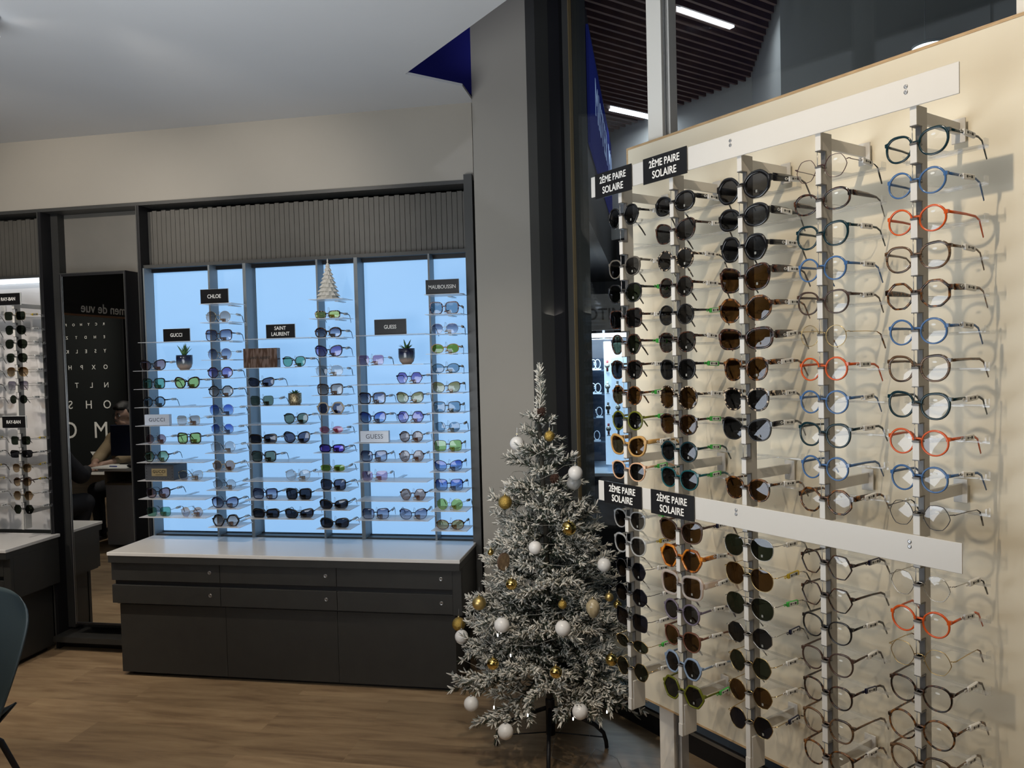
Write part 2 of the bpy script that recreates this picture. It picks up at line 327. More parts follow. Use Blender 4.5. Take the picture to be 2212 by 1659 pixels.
# ------------------------------------------------------------------ eyewear builder
FR = dict(
 black=lambda: M('fr_black', (0.006, 0.006, 0.007), 0.15, coat=0.3), navy=lambda: M('fr_navy', (0.006, 0.008, 0.035), 0.15),
 tort=lambda: noise_mat('fr_tortoise', [(0.38, (0.006, 0.004, 0.003)), (0.50, (0.05, 0.018, 0.006)), (0.62, (0.22, 0.085, 0.02))], 95, 0.15),
 dtort=lambda: noise_mat('fr_dark_tortoise', [(0.45, (0.006, 0.004, 0.004)), (0.70, (0.09, 0.035, 0.018))], 110, 0.15),
 ltort=lambda: noise_mat('fr_cream_tortoise', [(0.46, (0.008, 0.006, 0.006)), (0.54, (0.05, 0.03, 0.02)), (0.60, (0.55, 0.45, 0.32))], 120, 0.15),
 amber=lambda: noise_mat('fr_amber', [(0.36, (0.03, 0.010, 0.004)), (0.45, (0.30, 0.08, 0.01)), (0.6, (0.62, 0.22, 0.02))], 45, 0.15),
 ptort=lambda: noise_mat('fr_plum_tortoise', [(0.42, (0.010, 0.006, 0.012)), (0.62, (0.35, 0.24, 0.28))], 130, 0.15),
 stripe=lambda: noise_mat('fr_striped_brown', [(0.35, (0.018, 0.010, 0.006)), (0.6, (0.16, 0.085, 0.04))], 30, 0.2, 3, (0.3, 1, 9)),
 teal=lambda: M('fr_teal', (0.004, 0.075, 0.085), 0.2), dteal=lambda: M('fr_dark_teal', (0.003, 0.022, 0.030), 0.15),
 blue=lambda: M('fr_blue', (0.050, 0.13, 0.30), 0.15), orange=lambda: M('fr_orange', (0.60, 0.085, 0.010), 0.18),
 olive=lambda: M('fr_olive', (0.11, 0.12, 0.012), 0.2), tan=lambda: M('fr_tan', (0.42, 0.24, 0.075), 0.3), peach=lambda: M('fr_peach', (0.60, 0.36, 0.22), 0.3),
 clear=lambda: lens_mat('fr_clear', (0.78, 0.80, 0.80), soft=0.22), beige=lambda: lens_mat('fr_beige_clear', (0.78, 0.64, 0.52), soft=0.25),
 smoke=lambda: M('fr_smoke', (0.10, 0.09, 0.075), 0.15), rose=lambda: M('fr_rose_brown', (0.13, 0.055, 0.035), 0.2), mauve=lambda: M('fr_mauve', (0.13, 0.11, 0.15), 0.2),
 ltblue=lambda: M('fr_pale_blue', (0.20, 0.27, 0.38), 0.2), brown=lambda: M('fr_brown', (0.055, 0.030, 0.022), 0.2), brclear=lambda: M('fr_brown_clear', (0.10, 0.06, 0.045), 0.2),
 silver=lambda: M('fr_silver', (0.50, 0.48, 0.44), 0.22, 1.0), gold=lambda: M('fr_gold', (0.60, 0.44, 0.20), 0.22, 1.0), burg=lambda: M('fr_burgundy', (0.045, 0.010, 0.016), 0.25),
 white=lambda: M('fr_white', (0.60, 0.60, 0.58), 0.2), bone=lambda: M('fr_bone', (0.42, 0.36, 0.27), 0.25), green=lambda: M('fr_green', (0.05, 0.42, 0.06), 0.3), red=lambda: M('fr_red', (0.45, 0.015, 0.015), 0.3),
 gun=lambda: M('fr_gunmetal', (0.05, 0.05, 0.055), 0.3, 0.6), yellow=lambda: M('fr_yellow', (0.65, 0.45, 0.02), 0.4))
LN = dict(
 clear=lambda: lens_mat('ln_clear', (0.93, 0.93, 0.93)), black=lambda: lens_mat('ln_black', (0.030, 0.032, 0.038)), grey=lambda: lens_mat('ln_grey', (0.075, 0.075, 0.08)),
 brown=lambda: lens_mat('ln_brown', (0.085, 0.045, 0.016)), green=lambda: lens_mat('ln_green', (0.030, 0.040, 0.028)), navy=lambda: lens_mat('ln_navy', (0.012, 0.014, 0.028)),
 greygrad=lambda: lens_mat('ln_grey_grad', (0.45, 0.33, 0.27), (0.90, 0.70, 0.60)), palegrey=lambda: lens_mat('ln_pale_grey', (0.62, 0.55, 0.52), (0.88, 0.80, 0.76)),
 greygreen=lambda: lens_mat('ln_grey_green', (0.22, 0.24, 0.17)), teal=lambda: lens_mat('ln_teal', (0.26, 0.50, 0.36)), lime=lambda: lens_mat('ln_lime', (0.55, 0.62, 0.20)),
 olive=lambda: lens_mat('ln_olive', (0.50, 0.34, 0.13), (0.78, 0.62, 0.38)), yellow=lambda: lens_mat('ln_yellow', (0.90, 0.80, 0.24)), dgreen=lambda: lens_mat('ln_deep_green', (0.29, 0.36, 0.06)),
 bluegrad=lambda: lens_mat('ln_blue_grad', (0.19, 0.18, 0.25), (0.74, 0.70, 0.76)), blue=lambda: lens_mat('ln_blue', (0.36, 0.44, 0.50)), royal=lambda: lens_mat('ln_royal', (0.12, 0.16, 0.48), (0.48, 0.58, 0.74)),
 violet=lambda: lens_mat('ln_violet', (0.28, 0.14, 0.66)), lilac=lambda: lens_mat('ln_lilac', (0.55, 0.31, 0.45), (0.80, 0.55, 0.64)), pink=lambda: lens_mat('ln_pink', (0.85, 0.27, 0.32)),
 slate=lambda: lens_mat('ln_slate', (0.14, 0.13, 0.17)), purple=lambda: lens_mat('ln_purple', (0.26, 0.18, 0.42), (0.60, 0.48, 0.68)), dark=lambda: lens_mat('ln_dark', (0.05, 0.048, 0.058)),
 warmgrey=lambda: lens_mat('ln_warm_grey', (0.52, 0.33, 0.26)), browngrad=lambda: lens_mat('ln_brown_grad', (0.10, 0.05, 0.02), (0.60, 0.46, 0.30)), sand=lambda: lens_mat('ln_sand', (0.88, 0.52, 0.36), (0.60, 0.60, 0.66)),
 purplegrey=lambda: lens_mat('ln_purple_grey', (0.40, 0.24, 0.25), (0.55, 0.38, 0.36)), greengrad=lambda: lens_mat('ln_green_grad', (0.26, 0.34, 0.18), (0.62, 0.74, 0.55)))
# shape: width, height, exponent, taper, cat lift, polygon sides (0 none), roundness of the polygon, drop
SH = dict(round=(0.046, 0.046, 2.0, 0.0, 0.0, 0, 0, 0), biground=(0.054, 0.054, 2.0, 0, 0, 0, 0, 0), oval=(0.054, 0.040, 2.2, 0.0, 0.05, 0, 0, 0), panto=(0.050, 0.046, 2.35, 0.10, 0.0, 0, 0, 0),
 square=(0.053, 0.046, 4.2, 0.05, 0.03, 0, 0, 0), bigsquare=(0.056, 0.050, 3.8, 0.05, 0.03, 0, 0, 0), rect=(0.054, 0.034, 4.0, 0.03, 0.04, 0, 0, 0), cat=(0.055, 0.046, 2.7, 0.12, 0.20, 0, 0, 0),
 catrect=(0.056, 0.036, 3.2, 0.10, 0.20, 0, 0, 0), butterfly=(0.058, 0.050, 3.0, 0.12, 0.16, 0, 0, 0), hex=(0.054, 0.048, 2, 0.06, 0.0, 6, 0.35, 0), oct=(0.053, 0.050, 2, 0.0, 0.0, 8, 0.15, 0),
 hexround=(0.050, 0.046, 2, 0.05, 0, 6, 0.6, 0), geo=(0.050, 0.047, 2, 0.13, 0, 6, 0.66, 0), bigoct=(0.060, 0.052, 2, 0.04, 0.04, 8, 0.50, 0), avi=(0.057, 0.049, 2.5, 0.06, -0.02, 0, 0, 0.22), aviround=(0.054, 0.047, 2.4, 0.10, 0.0, 0, 0, 0.12),
 nrect=(0.052, 0.029, 3.6, 0.0, 0.02, 0, 0, 0), novai=(0.050, 0.032, 2.2, 0.0, 0.0, 0, 0, 0), wrap=(0.060, 0.040, 3.0, 0.06, 0.10, 0, 0, 0))
SHN = dict(bigoct='large octagonal', round='round', biground='large round', oval='oval', panto='rounded', square='square', bigsquare='large square', rect='rectangular', cat='cat-eye', catrect='narrow cat-eye', butterfly='butterfly',
 hex='hexagonal', oct='octagonal', hexround='soft hexagonal', geo='angular round', avi='aviator', aviround='rounded aviator', nrect='slim', novai='narrow oval', wrap='wraparound')
FRN = dict(black='black', navy='navy', tort='tortoiseshell', dtort='dark tortoiseshell', ltort='cream speckled', amber='amber tortoiseshell', ptort='plum tortoiseshell', stripe='striped brown', teal='teal',
 dteal='dark teal', blue='blue', orange='orange', olive='olive green', tan='tan', peach='peach', clear='clear', beige='clear beige', smoke='smoky grey', rose='rose brown', mauve='mauve grey', ltblue='pale blue',
 brown='brown', brclear='translucent brown', silver='silver wire', gold='gold wire', burg='burgundy wire', white='white', bone='bone white', green='green', gun='black wire')
LNN = dict(clear='clear', black='black', grey='grey', brown='brown', green='dark green', navy='navy', greygrad='graded grey', palegrey='pale grey', greygreen='grey-green', teal='teal', lime='lime green', olive='olive', yellow='yellow',
 dgreen='green', bluegrad='graded blue', blue='blue', royal='deep blue', violet='violet', lilac='lilac', pink='pink', slate='slate', purple='purple-blue', dark='near-black', warmgrey='warm grey', browngrad='graded brown', sand='sandy',
 purplegrey='purple-grey', greengrad='graded green')
WIRE = ('silver', 'gold', 'burg', 'gun')
def outline(shape, n=36):
    w_, h_, ex, tap, cat, poly, rnd, drop = SH[shape]; out = []
    for i in range(n):
        a = 2*pi*i/n
        if poly:
            off = pi/2 if poly in (5,) else (pi/poly if poly == 8 else 0); st = 2*pi/poly
            r = cos(pi/poly)/cos(((a-off) % st)-pi/poly); r = r*(1-rnd)+rnd*0.97
            x, z = r*cos(a), r*sin(a)
            if poly == 6: z *= 1.13
        else:
            c, s_ = cos(a), sin(a); x = math.copysign(abs(c)**(2/ex), c); z = math.copysign(abs(s_)**(2/ex), s_)
        if z < 0: x *= 1+tap*z*1.3
        if shape == 'panto' and z > 0: x = math.copysign(abs(x)**0.86, x); z += 0.05*x
        if z > 0: z += cat*x*1.2
        elif cat > 0.1: z += cat*x*0.25
        if drop and z < 0: x += drop*0.6*(-z)*(0.4-x*0.5) ; z *= 1+drop*0.3
        out.append((x*w_/2, z*h_/2))
    return out
_gl = {}
def wrapy(x): return 1.1*x*x
def eyewear_meshes(shape, frame, lens, thick, ttype):
    key = (shape, frame, lens, thick, ttype)
    if key in _gl: return _gl[key]
    w_, h_ = SH[shape][0], SH[shape][1]; fm = FR[frame](); lm = LN[lens](); wire = frame in WIRE
    th = thick; bridge = 0.019 if wire else 0.016; cx = w_/2+bridge/2+th*0.4; ol = outline(shape); n = len(ol)
    dep = 0.0009 if wire else (0.0022 if th < 0.005 else 0.0030)
    mb = MB()
    for sg in (1, -1):
        # nearly uniform offset, heavier at the brow for acetate frames
        sec = [(0, -dep*0.6), (0.15, -dep), (0.85, -dep), (1, -dep*0.6), (1, dep*0.7), (0.85, dep), (0.15, dep), (0, dep*0.7)]
        vs = []
        for i, (x, z) in enumerate(ol):
            x0, z0 = ol[i-1]; x1, z1 = ol[(i+1) % n]; tx, tz = x1-x0, z1-z0; ln = max(1e-6, sqrt(tx*tx+tz*tz)); nx, nz_ = tz/ln, -tx/ln
            t_ = th*(1 if wire else (1+0.5*max(0, z/(h_/2))*max(0.2, 0.5+x/w_)))
            for u, y in sec:
                X = sg*(cx+x+nx*t_*u); Z = z+nz_*t_*u; vs.append((X, y+wrapy(X), Z))
        m_ = len(sec); fs = []
        for i in range(n):
            for k in range(m_):
                f = [i*m_+k, i*m_+(k+1) % m_, ((i+1) % n)*m_+(k+1) % m_, ((i+1) % n)*m_+k]; fs.append(f if sg > 0 else f[::-1])
        mb.add(vs, fs, fm, True)
        # end piece
        X0 = cx+w_/2-0.001; ze = h_*0.33 if shape in ('cat', 'catrect', 'butterfly', 'panto') else h_*0.20
        if wire: mb.tube([(sg*X0, wrapy(X0), ze), (sg*(X0+0.005), wrapy(X0)+0.0, ze+0.001), (sg*(X0+0.006), wrapy(X0)+0.006, ze+0.001)], 0.0011, fm, 5)
        else:
            e0 = th*0.4; eh = {'n': 0.0, 'w': 0.002, 'x': 0.0045}[ttype]; mb.add([(sg*(X0+e0-0.002), wrapy(X0)-dep, ze-0.004-eh), (sg*(X0+th+0.003), wrapy(X0)-dep*0.3, ze-0.003-eh), (sg*(X0+th+0.003), wrapy(X0)+0.007, ze-0.003-eh), (sg*(X0+e0-0.002), wrapy(X0)+dep, ze-0.004-eh),
                    (sg*(X0+e0-0.002), wrapy(X0)-dep, ze+0.005+eh*0.6), (sg*(X0+th+0.003), wrapy(X0)-dep*0.3, ze+0.004+eh*0.6), (sg*(X0+th+0.003), wrapy(X0)+0.007, ze+0.004+eh*0.6), (sg*(X0+e0-0.002), wrapy(X0)+dep, ze+0.005+eh*0.6)],
                    [[3, 2, 1, 0], [4, 5, 6, 7], [0, 1, 5, 4], [1, 2, 6, 5], [2, 3, 7, 6], [3, 0, 4, 7]], fm)
        # nose pad
        if wire: mb.tube([(sg*(bridge/2-0.001), 0.001, -0.004), (sg*(bridge/2-0.002), 0.006, -0.007)], 0.0006, fm, 4); mb.sphere((sg*(bridge/2-0.002), 0.007, -0.009), 0.003, M('nose_pad', (0.6, 0.6, 0.58), 0.3), 6, 4, (0.4, 0.5, 1.3))
    bz = h_*0.14; bx = bridge/2+th*0.5
    if wire:
        mb.tube([(-bx, 0, bz-0.002), (-bx*0.5, 0, bz+0.001), (bx*0.5, 0, bz+0.001), (bx, 0, bz-0.002)], 0.0012, fm, 5)
        if shape in ('avi',): mb.tube([(-bx-0.008, 0, h_*0.40), (0, 0, h_*0.41), (bx+0.008, 0, h_*0.40)], 0.0010, fm, 5)
    else: mb.tube([(-bx-0.001, 0, bz-0.001), (-bx*0.5, 0, bz+0.001), (bx*0.5, 0, bz+0.001), (bx+0.001, 0, bz-0.001)], 0.0021, fm, 6, flat=(dep/0.0021, 1.2 if th < 0.005 else 1.7))
    front = mb.mesh('front_frame')
    lenses = []
    for sg in (1, -1):
        vs = [(0, wrapy(cx)-0.0018, 0)]
        for fc in (0.55, 1.04):
            for (x, z) in ol: X = cx+x*fc; vs.append(((x*fc)*sg, wrapy(X)-0.0018*(1-fc*fc)+0.0003, z*fc))
        fs = [[0, 1+i, 1+(i+1) % n] for i in range(n)]+[[1+i, 1+n+i, 1+n+(i+1) % n, 1+(i+1) % n] for i in range(n)]
        me = MB().add(vs, [f[::-1] for f in fs] if sg < 0 else fs, lm, True).mesh('lens'); lenses.append((me, sg*cx))
    X0 = cx+w_/2+(0.005 if wire else th+0.0015); y0 = wrapy(X0)+0.005
    temples = []
    for sg in (1, -1):
        mb = MB(); pts = [(0, 0, 0), (0, 0.02, 0.0005), (0, 0.06, 0.001), (0, 0.094, 0), (0, 0.108, -0.006), (sg*-0.003, 0.122, -0.022), (sg*-0.005, 0.134, -0.038)]
        if wire:
            mb.tube(pts[:4], 0.0009, fm, 5); mb.tube(pts[3:], [0.0010, 0.0016, 0.0020, 0.0016], FR['black']() if frame != 'gold' or lens != 'clear' else FR['tort'](), 6)
        else:
            hh = {'n': 0.0030, 'w': 0.0062, 'x': 0.0092}[ttype]
            mb.tube(pts, [hh, hh, hh*0.85, 0.0026, 0.0028, 0.0030, 0.0024], FR[frame]() if frame not in ('clear',) else FR['clear'](), 6, flat=(0.42 if hh < 0.003 else 0.0012/hh*1.0, 1))
        temples.append((mb.mesh('temple'), sg*X0))
    _gl[key] = (front, lenses, temples, y0, h_*0.33 if shape in ('cat', 'catrect', 'butterfly', 'panto') else h_*0.20, cx, w_, h_)
    return _gl[key]
_tags = {}
def tag_mesh(col):
    if col in _tags: return _tags[col]
    c = FR[col]() if col in FR else M('tag_white', (0.72, 0.71, 0.68), 0.4)
    wh = M('tag_white', (0.72, 0.71, 0.68), 0.4); bk = M('tag_ink', (0.03, 0.03, 0.03), 0.6)
    mb = MB(); mb.box(-0.0022, 0.0022, -0.016, 0.016, -0.0048, 0.0048, c, bev=0.0012); mb.box(0.0020, 0.0027, -0.011, 0.011, -0.0036, 0.0036, wh); mb.box(-0.0027, -0.0020, -0.011, 0.011, -0.0036, 0.0036, wh)
    for a, b_, z in ((-0.009, -0.005, 0.0018), (0.004, 0.009, 0.0020), (-0.003, 0.002, 0.0006)): mb.box(0.0026, 0.0030, a, b_, -z, z, bk)
    mb.tube([(0, -0.016, 0), (0, -0.024, 0.002), (0, -0.026, 0), (0, -0.024, -0.002), (0, -0.016, 0)], 0.0008, c, 4)
    _tags[col] = mb.mesh('security_tag'); return _tags[col]
_st = {}
def sticker(kind):
    if kind in _st: return _st[kind]
    if kind == 'power':
        me = MB().add([(0.0045*cos(a*pi/6), 0, 0.0022*sin(a*pi/6)) for a in range(12)], [list(range(12))[::-1]], M('sticker_white', (0.72, 0.72, 0.68), 0.5)).mesh('lens_sticker')
    else: me = MB().box(-0.0024, 0.0024, 0, 0.0002, -0.003, 0.003, M('sticker_grey', (0.22, 0.22, 0.20), 0.5)).mesh('lens_sticker')
    _st[kind] = me; return me
count_used = {}
def eyewear(spec, T, label, group, reading=False, tagcol='w', stick=None, lift=None):
    """spec 'shape frame lens [thickness] [temple n/w/x]'. T = world matrix of the bridge"""
    q = spec.split(); shape, frame, lens = q[:3]; wire = frame in WIRE
    thick = float(q[3])/1000 if len(q) > 3 else (0.0012 if wire else 0.0032); tt = q[4] if len(q) > 4 else 'n'
    front, lenses, temples, y0, zt, cx, w_, h_ = eyewear_meshes(shape, frame, lens, thick, tt)
    nm = 'reading_glasses' if reading else 'sunglasses'
    t = empty(nm); t.matrix_world = T; tag(t, label, 'glasses' if reading else 'sunglasses', group)
    link('front_frame', front, t)
    for k, (me, x) in enumerate(lenses):
        l = link('lens', me, t, (x, 0, 0))
        if stick and k == 0:
            link('lens_sticker', sticker(stick), l, (0.002, wrapy(cx)-0.0032, h_*0.28 if stick == 'power' else -h_*0.30))
    for k, (me, x) in enumerate(temples):
        o = link('temple', me, t, (x, y0, zt), (random.uniform(-0.03, 0.02), 0, (-1 if k == 0 else 1)*random.uniform(0.0, 0.06)))
        if k == 0 and tagcol: 
            g = link('security_tag', tag_mesh(tagcol), o, (0.0018, random.uniform(0.052, 0.072), 0.0), (random.uniform(-0.1, 0.1), 0, 0)); g.scale = (1.15, 1.2, 1.25)
            if tagcol != 'w': g['label'] = FRN.get(tagcol, tagcol)+' security tag'
    return t
def name_of(spec):
    q = spec.split(); return FRN[q[1]], SHN[q[0]], LNN[q[2]]
ORD = ['topmost', 'second down', 'third down', 'fourth down', 'fifth down', 'sixth down', 'seventh down', 'eighth down', 'ninth down', 'tenth down', 'eleventh down', 'twelfth down', 'thirteenth down']

# ------------------------------------------------------------------ rod racks
PITCH = 0.0742
def rod(T, ztop, zbot, notches, label, group, topb=True, botb=None, cap=False, standoff=0.185, pitch=PITCH):
    """notched display rod; local origin on its front face at z 0, x = width, y = towards the panel"""
    t = empty('display_rod'); t.matrix_world = T; tag(t, label, 'display rod', group)
    fw, dp = 0.0065, 0.044
    segs = []; z = ztop
    for nz_ in notches:
        segs.append((nz_+0.034, z)); z = nz_
    segs.append((zbot, z))
    gm = M('rod_grey', (0.44, 0.42, 0.385), 0.45); bk = M('rod_clip', (0.11, 0.105, 0.10), 0.4)
    mb = MB(); mb.box(-0.0045, 0.0045, 0.020, dp, zbot, ztop, gm)
    for a, b_ in segs: mb.box(-0.0045, 0.0045, 0.002, 0.020, a, b_, gm)
    for a, b_ in segs: mb.box(-fw, fw, -0.001, 0.002, a+0.0005, b_-0.0005, m_whitem)
    mb.build('rod_body', t)
    for nz_ in notches:
        mb = MB(); mb.box(-0.0072, 0.0072, -0.003, 0.020, nz_-0.004, nz_, bk, bev=0.0008); mb.box(-0.0072, 0.0072, -0.001, 0.020, nz_+0.033, nz_+0.035, bk)
        mb.box(-0.0055, 0.0055, 0.018, 0.022, nz_-0.002, nz_+0.035, bk); mb.tube([(-0.003, 0.001, nz_), (-0.003, 0.001, nz_+0.034)], 0.0009, m_steel, 5); mb.build('notch_clip', t)
        mb = MB(); zz = nz_-0.006
        mb.prism([(-0.006, dp), (0.006, dp), (0.016, 0.105), (0.083, 0.112), (0.083, 0.128), (-0.083, 0.128), (-0.083, 0.112), (-0.016, 0.105)], 'z', zz-0.0025, zz, m_acr)
        for sx in (-1, 1): mb.box(sx*0.083, sx*0.080, 0.112, 0.128, zz, zz+0.012, m_acr)
        mb.box(-0.083, 0.083, 0.126, 0.128, zz-0.006, zz, m_acr); mb.build('temple_rest', t)
    arms = ([ztop-0.033] if topb else [])+([botb] if botb else [])
    for za in arms:
        mb = MB(); mb.box(-0.004, 0.004, dp-0.006, standoff, za, za+0.024, m_whitem); mb.box(-0.014, 0.014, standoff-0.004, standoff, za-0.018, za+0.034, m_whitem, bev=0.001); mb.build('wall_bracket', t)
    if cap:
        mb = MB(); mb.box(-0.0085, 0.0085, 0.006, 0.052, zbot-0.003, zbot+0.082, m_whitem, bev=0.001); mb.box(-0.0068, 0.0068, -0.003, 0.01, zbot-0.003, zbot+0.03, m_whitem); mb.build('end_cap', t)
    return t
PR = 1.545; ROWU = [2.008-PITCH*k for k in range(11)]; ROWL = [1.122-PITCH*k for k in range(7)]
RS = [-1.657, -1.457, -1.232, -1.018, -0.807]; RN = ['leftmost', 'second', 'third', 'fourth', 'rightmost']
for i, s_ in enumerate(RS):
    T = T45(s_, PR, 0)
    rod(T, 2.083, 1.215, ROWU, 'white notched rod in the upper row of the cream panel, '+('leftmost' if i == 0 else 'rightmost' if i == 4 else RN[i]+' from left'), 'upper display rods', True, 1.283)
    rod(T, 1.165, 0.557 if i < 4 else 0.50, ROWL, 'white notched rod in the lower row of the cream panel, '+('leftmost' if i == 0 else 'rightmost' if i == 4 else RN[i]+' from left'), 'lower display rods', False, 0.640, i < 5)
UP_SPEC = [
 ['geo black black', None, 'panto smoke grey', 'panto black green|green', 'square dtort black|w', 'geo dtort green|green', 'panto dtort black', 'round tort brown 3|green', 'round olive black 3.5|green', 'cat tan brown 5 w', 'panto peach black 3|green'],
 ['oval black grey 5 w', 'cat dtort grey', 'round ltort grey', 'round dtort grey 3', 'round black grey 3|green', 'panto dtort grey 3', 'panto black black|green', 'biground ltort brown 3', 'panto dtort brown|green', 'round dteal black 3.5|green', 'panto teal black|green'],
 ['bigoct black grey 6.5 x', 'oval black grey 6 x', 'hexround black black 6 w', 'butterfly dtort brown 4.5 x', 'bigoct tort brown 4.5 w', 'wrap dtort brown 5 x', 'panto tort brown 4 w', 'panto ltort black 4 w', 'cat black black 3 w', None, 'panto tort brown 3.5 n'],
 ['hexround burg clear', 'oval dtort clear 4 w', 'panto dteal clear 4', 'round blue clear', 'panto brown clear', 'round gold clear', 'round orange clear', 'round blue clear', 'panto dteal clear 4', 'round blue clear', 'oct tort clear 4 w'],
 ['panto dteal clear 4', 'round blue clear', 'round orange clear', 'panto stripe clear 4', 'oct tort clear 4 w', 'round blue clear', 'panto stripe clear 4', 'panto dteal clear 4', 'round orange clear', 'round blue clear', 'hexround gun clear']]
LO_SPEC = [
 ['panto clear grey|green', 'panto clear grey 4|yellow', 'hexround gun navy', 'oct gun navy', 'square gun navy', 'novai gold green|green', 'hexround gold green'],
 ['butterfly brclear brown 3|navy', 'hex amber brown 5 w', 'bigsquare beige brown 6 x', 'round mauve grey 4', 'panto rose brown', 'hexround ltblue black 4.5', 'hex olive black 4.5|green'],
 ['avi silver green', 'avi gold brown|yellow', 'avi silver green|green', 'oct silver black|navy', 'hexround gold green', 'hexround gold brown', 'hexround gold navy|navy'],
 ['hex dtort clear 2.2|navy', 'hex dtort clear 2.2', 'panto black clear 2.8', 'panto brown clear 3', 'panto dtort clear 3|navy', 'panto stripe clear 3.5', 'panto tort clear 3'],
 ['hexround silver clear', 'round orange clear', 'hexround gold clear', 'panto dtort clear 3', 'biground tort clear 3', 'panto stripe clear 3.5', 'panto black clear 3']]
for specs, rows, wd in ((UP_SPEC, ROWU, 'upper'), (LO_SPEC, ROWL, 'lower')):
    for i, col in enumerate(specs):
        for k, sp_ in enumerate(col):
            if not sp_: continue
            sp_, tg = (sp_.split('|')+['w'])[:2]
            rd = ' clear' in sp_ and 'clear grey' not in sp_
            fr_, sh_, ln_ = name_of(sp_)
            T = T45(RS[i], PR+0.007, rows[k]+0.002) @ Matrix.Rotation(random.uniform(-0.03, 0.03), 4, 'Y') @ Matrix.Rotation(random.uniform(-0.05, 0.05), 4, 'Z') @ Matrix.Scale(1.0 if rd else 1.05, 4) @ Matrix.Translation((0, 0, -0.002-0.14*SH[sp_.split()[0]][1]+0.0022))
            body = f'{fr_} {sh_} reading glasses' if rd else f'{fr_} {sh_} sunglasses'
            pos = f'{ORD[k]} on {RN[i]} {wd} rod'
            lab = body+', '+pos+' of panel'
            nt = (rd and (i+k*3) % 4 == 2)
            eyewear(sp_, T, lab, f'glasses on the {RN[i]} {wd} rod', rd, None if nt else tg, 'power' if rd else ('mark' if k % 3 != 1 else None))

# ------------------------------------------------------------------ cream display panel, bars, signs, posts
t = tag(empty('display_board', SP(-1.832, 1.74, 0.48), -pi/4), 'large cream display panel with plywood edge standing in the window', 'display board')
MB().box(0.006, 4.0, 0, 0.020, 0.006, 1.778, m_panel).build('panel_face', t)
MB().box(0, 0.0059, -0.001, 0.021, 0, 1.785, m_oak).box(0.006, 4.0, -0.001, 0.021, 0, 0.006, m_oak).box(0.006, 4.0, -0.001, 0.021, 1.778, 1.785, m_oak).build('edge_banding', t)
for j, (s_, nm) in enumerate(((-1.729, 'behind left end of the cream panel'), (-0.676, 'behind right side of the cream panel'))):
    pt = tag(empty('support_post', SP(s_, 1.80, 0), -pi/4), 'white floor to ceiling aluminium post '+nm, 'post', 'posts carrying the cream panel')
    mb = MB(); mb.box(-0.038, 0.024, -0.026, 0.026, 0, 4.1, M('post_white', (0.82, 0.79, 0.72), 0.4), bev=0.003); mb.box(0.025, 0.031, -0.018, -0.006, 0, 4.1, m_steel); mb.box(0.025, 0.038, -0.006, 0.026, 0, 4.1, m_whitem); mb.build('post_profile', pt)
for nm, s0, z0, z1, scz in (('top', -1.775, 2.078, 2.138, (2.121, 2.110)), ('middle', -1.771, 1.163, 1.223, (1.208, 1.198))):
    br_ = tag(empty('mounting_bar', SP(s0, PR-0.004, z0), -pi/4), f'long white cover bar across the {nm} of the cream panel', 'bar')
    L_ = -0.717-s0; MB().box(0, L_, -0.003, 0, 0, z1-z0, M('bar_white', (0.62, 0.60, 0.56), 0.35), bev=0.0008).build('bar_plate', br_)
    for sx in (-1.253, -0.818):
        for zz in scz:
            mb = MB(); T = Matrix.Translation((sx-s0, -0.003, zz-z0)) @ Matrix.Rotation(pi/2, 4, 'X')
            mb.lathe([(0.0042, 0), (0.0042, 0.0008), (0.003, 0.0016), (0.0012, 0.0010)], m_steel, 14, T); mb.build('screw', br_)
def sign45(sa, sb, z0, z1, lab):
    t = tag(empty('shelf_sign', SP((sa+sb)/2, PR-0.012, z0), -pi/4), lab, 'sign', 'second pair signs')
    w_, h_ = (sb-sa)/2, z1-z0; MB().box(-w_, w_, 0, 0.003, 0, h_, m_sign).build('sign_plate', t)
    text('2ÈME PAIRE', 0.0275, m_text, t, (0, -0.0006, h_*0.69), sx=0.80, bold=0.010); text('SOLAIRE', 0.0285, m_text, t, (0, -0.0006, h_*0.27), sx=0.82, bold=0.010)
sign45(-1.752, -1.597, 2.068, 2.141, 'black second pair sign at left end of the top white bar')
sign45(-1.550, -1.391, 2.071, 2.141, 'black second pair sign above the second upper rod on the top bar')
sign45(-1.741, -1.583, 1.160, 1.225, 'black second pair sign at left end of the middle white bar')
sign45(-1.545, -1.387, 1.157, 1.225, 'black second pair sign on the middle bar above the second lower rod')

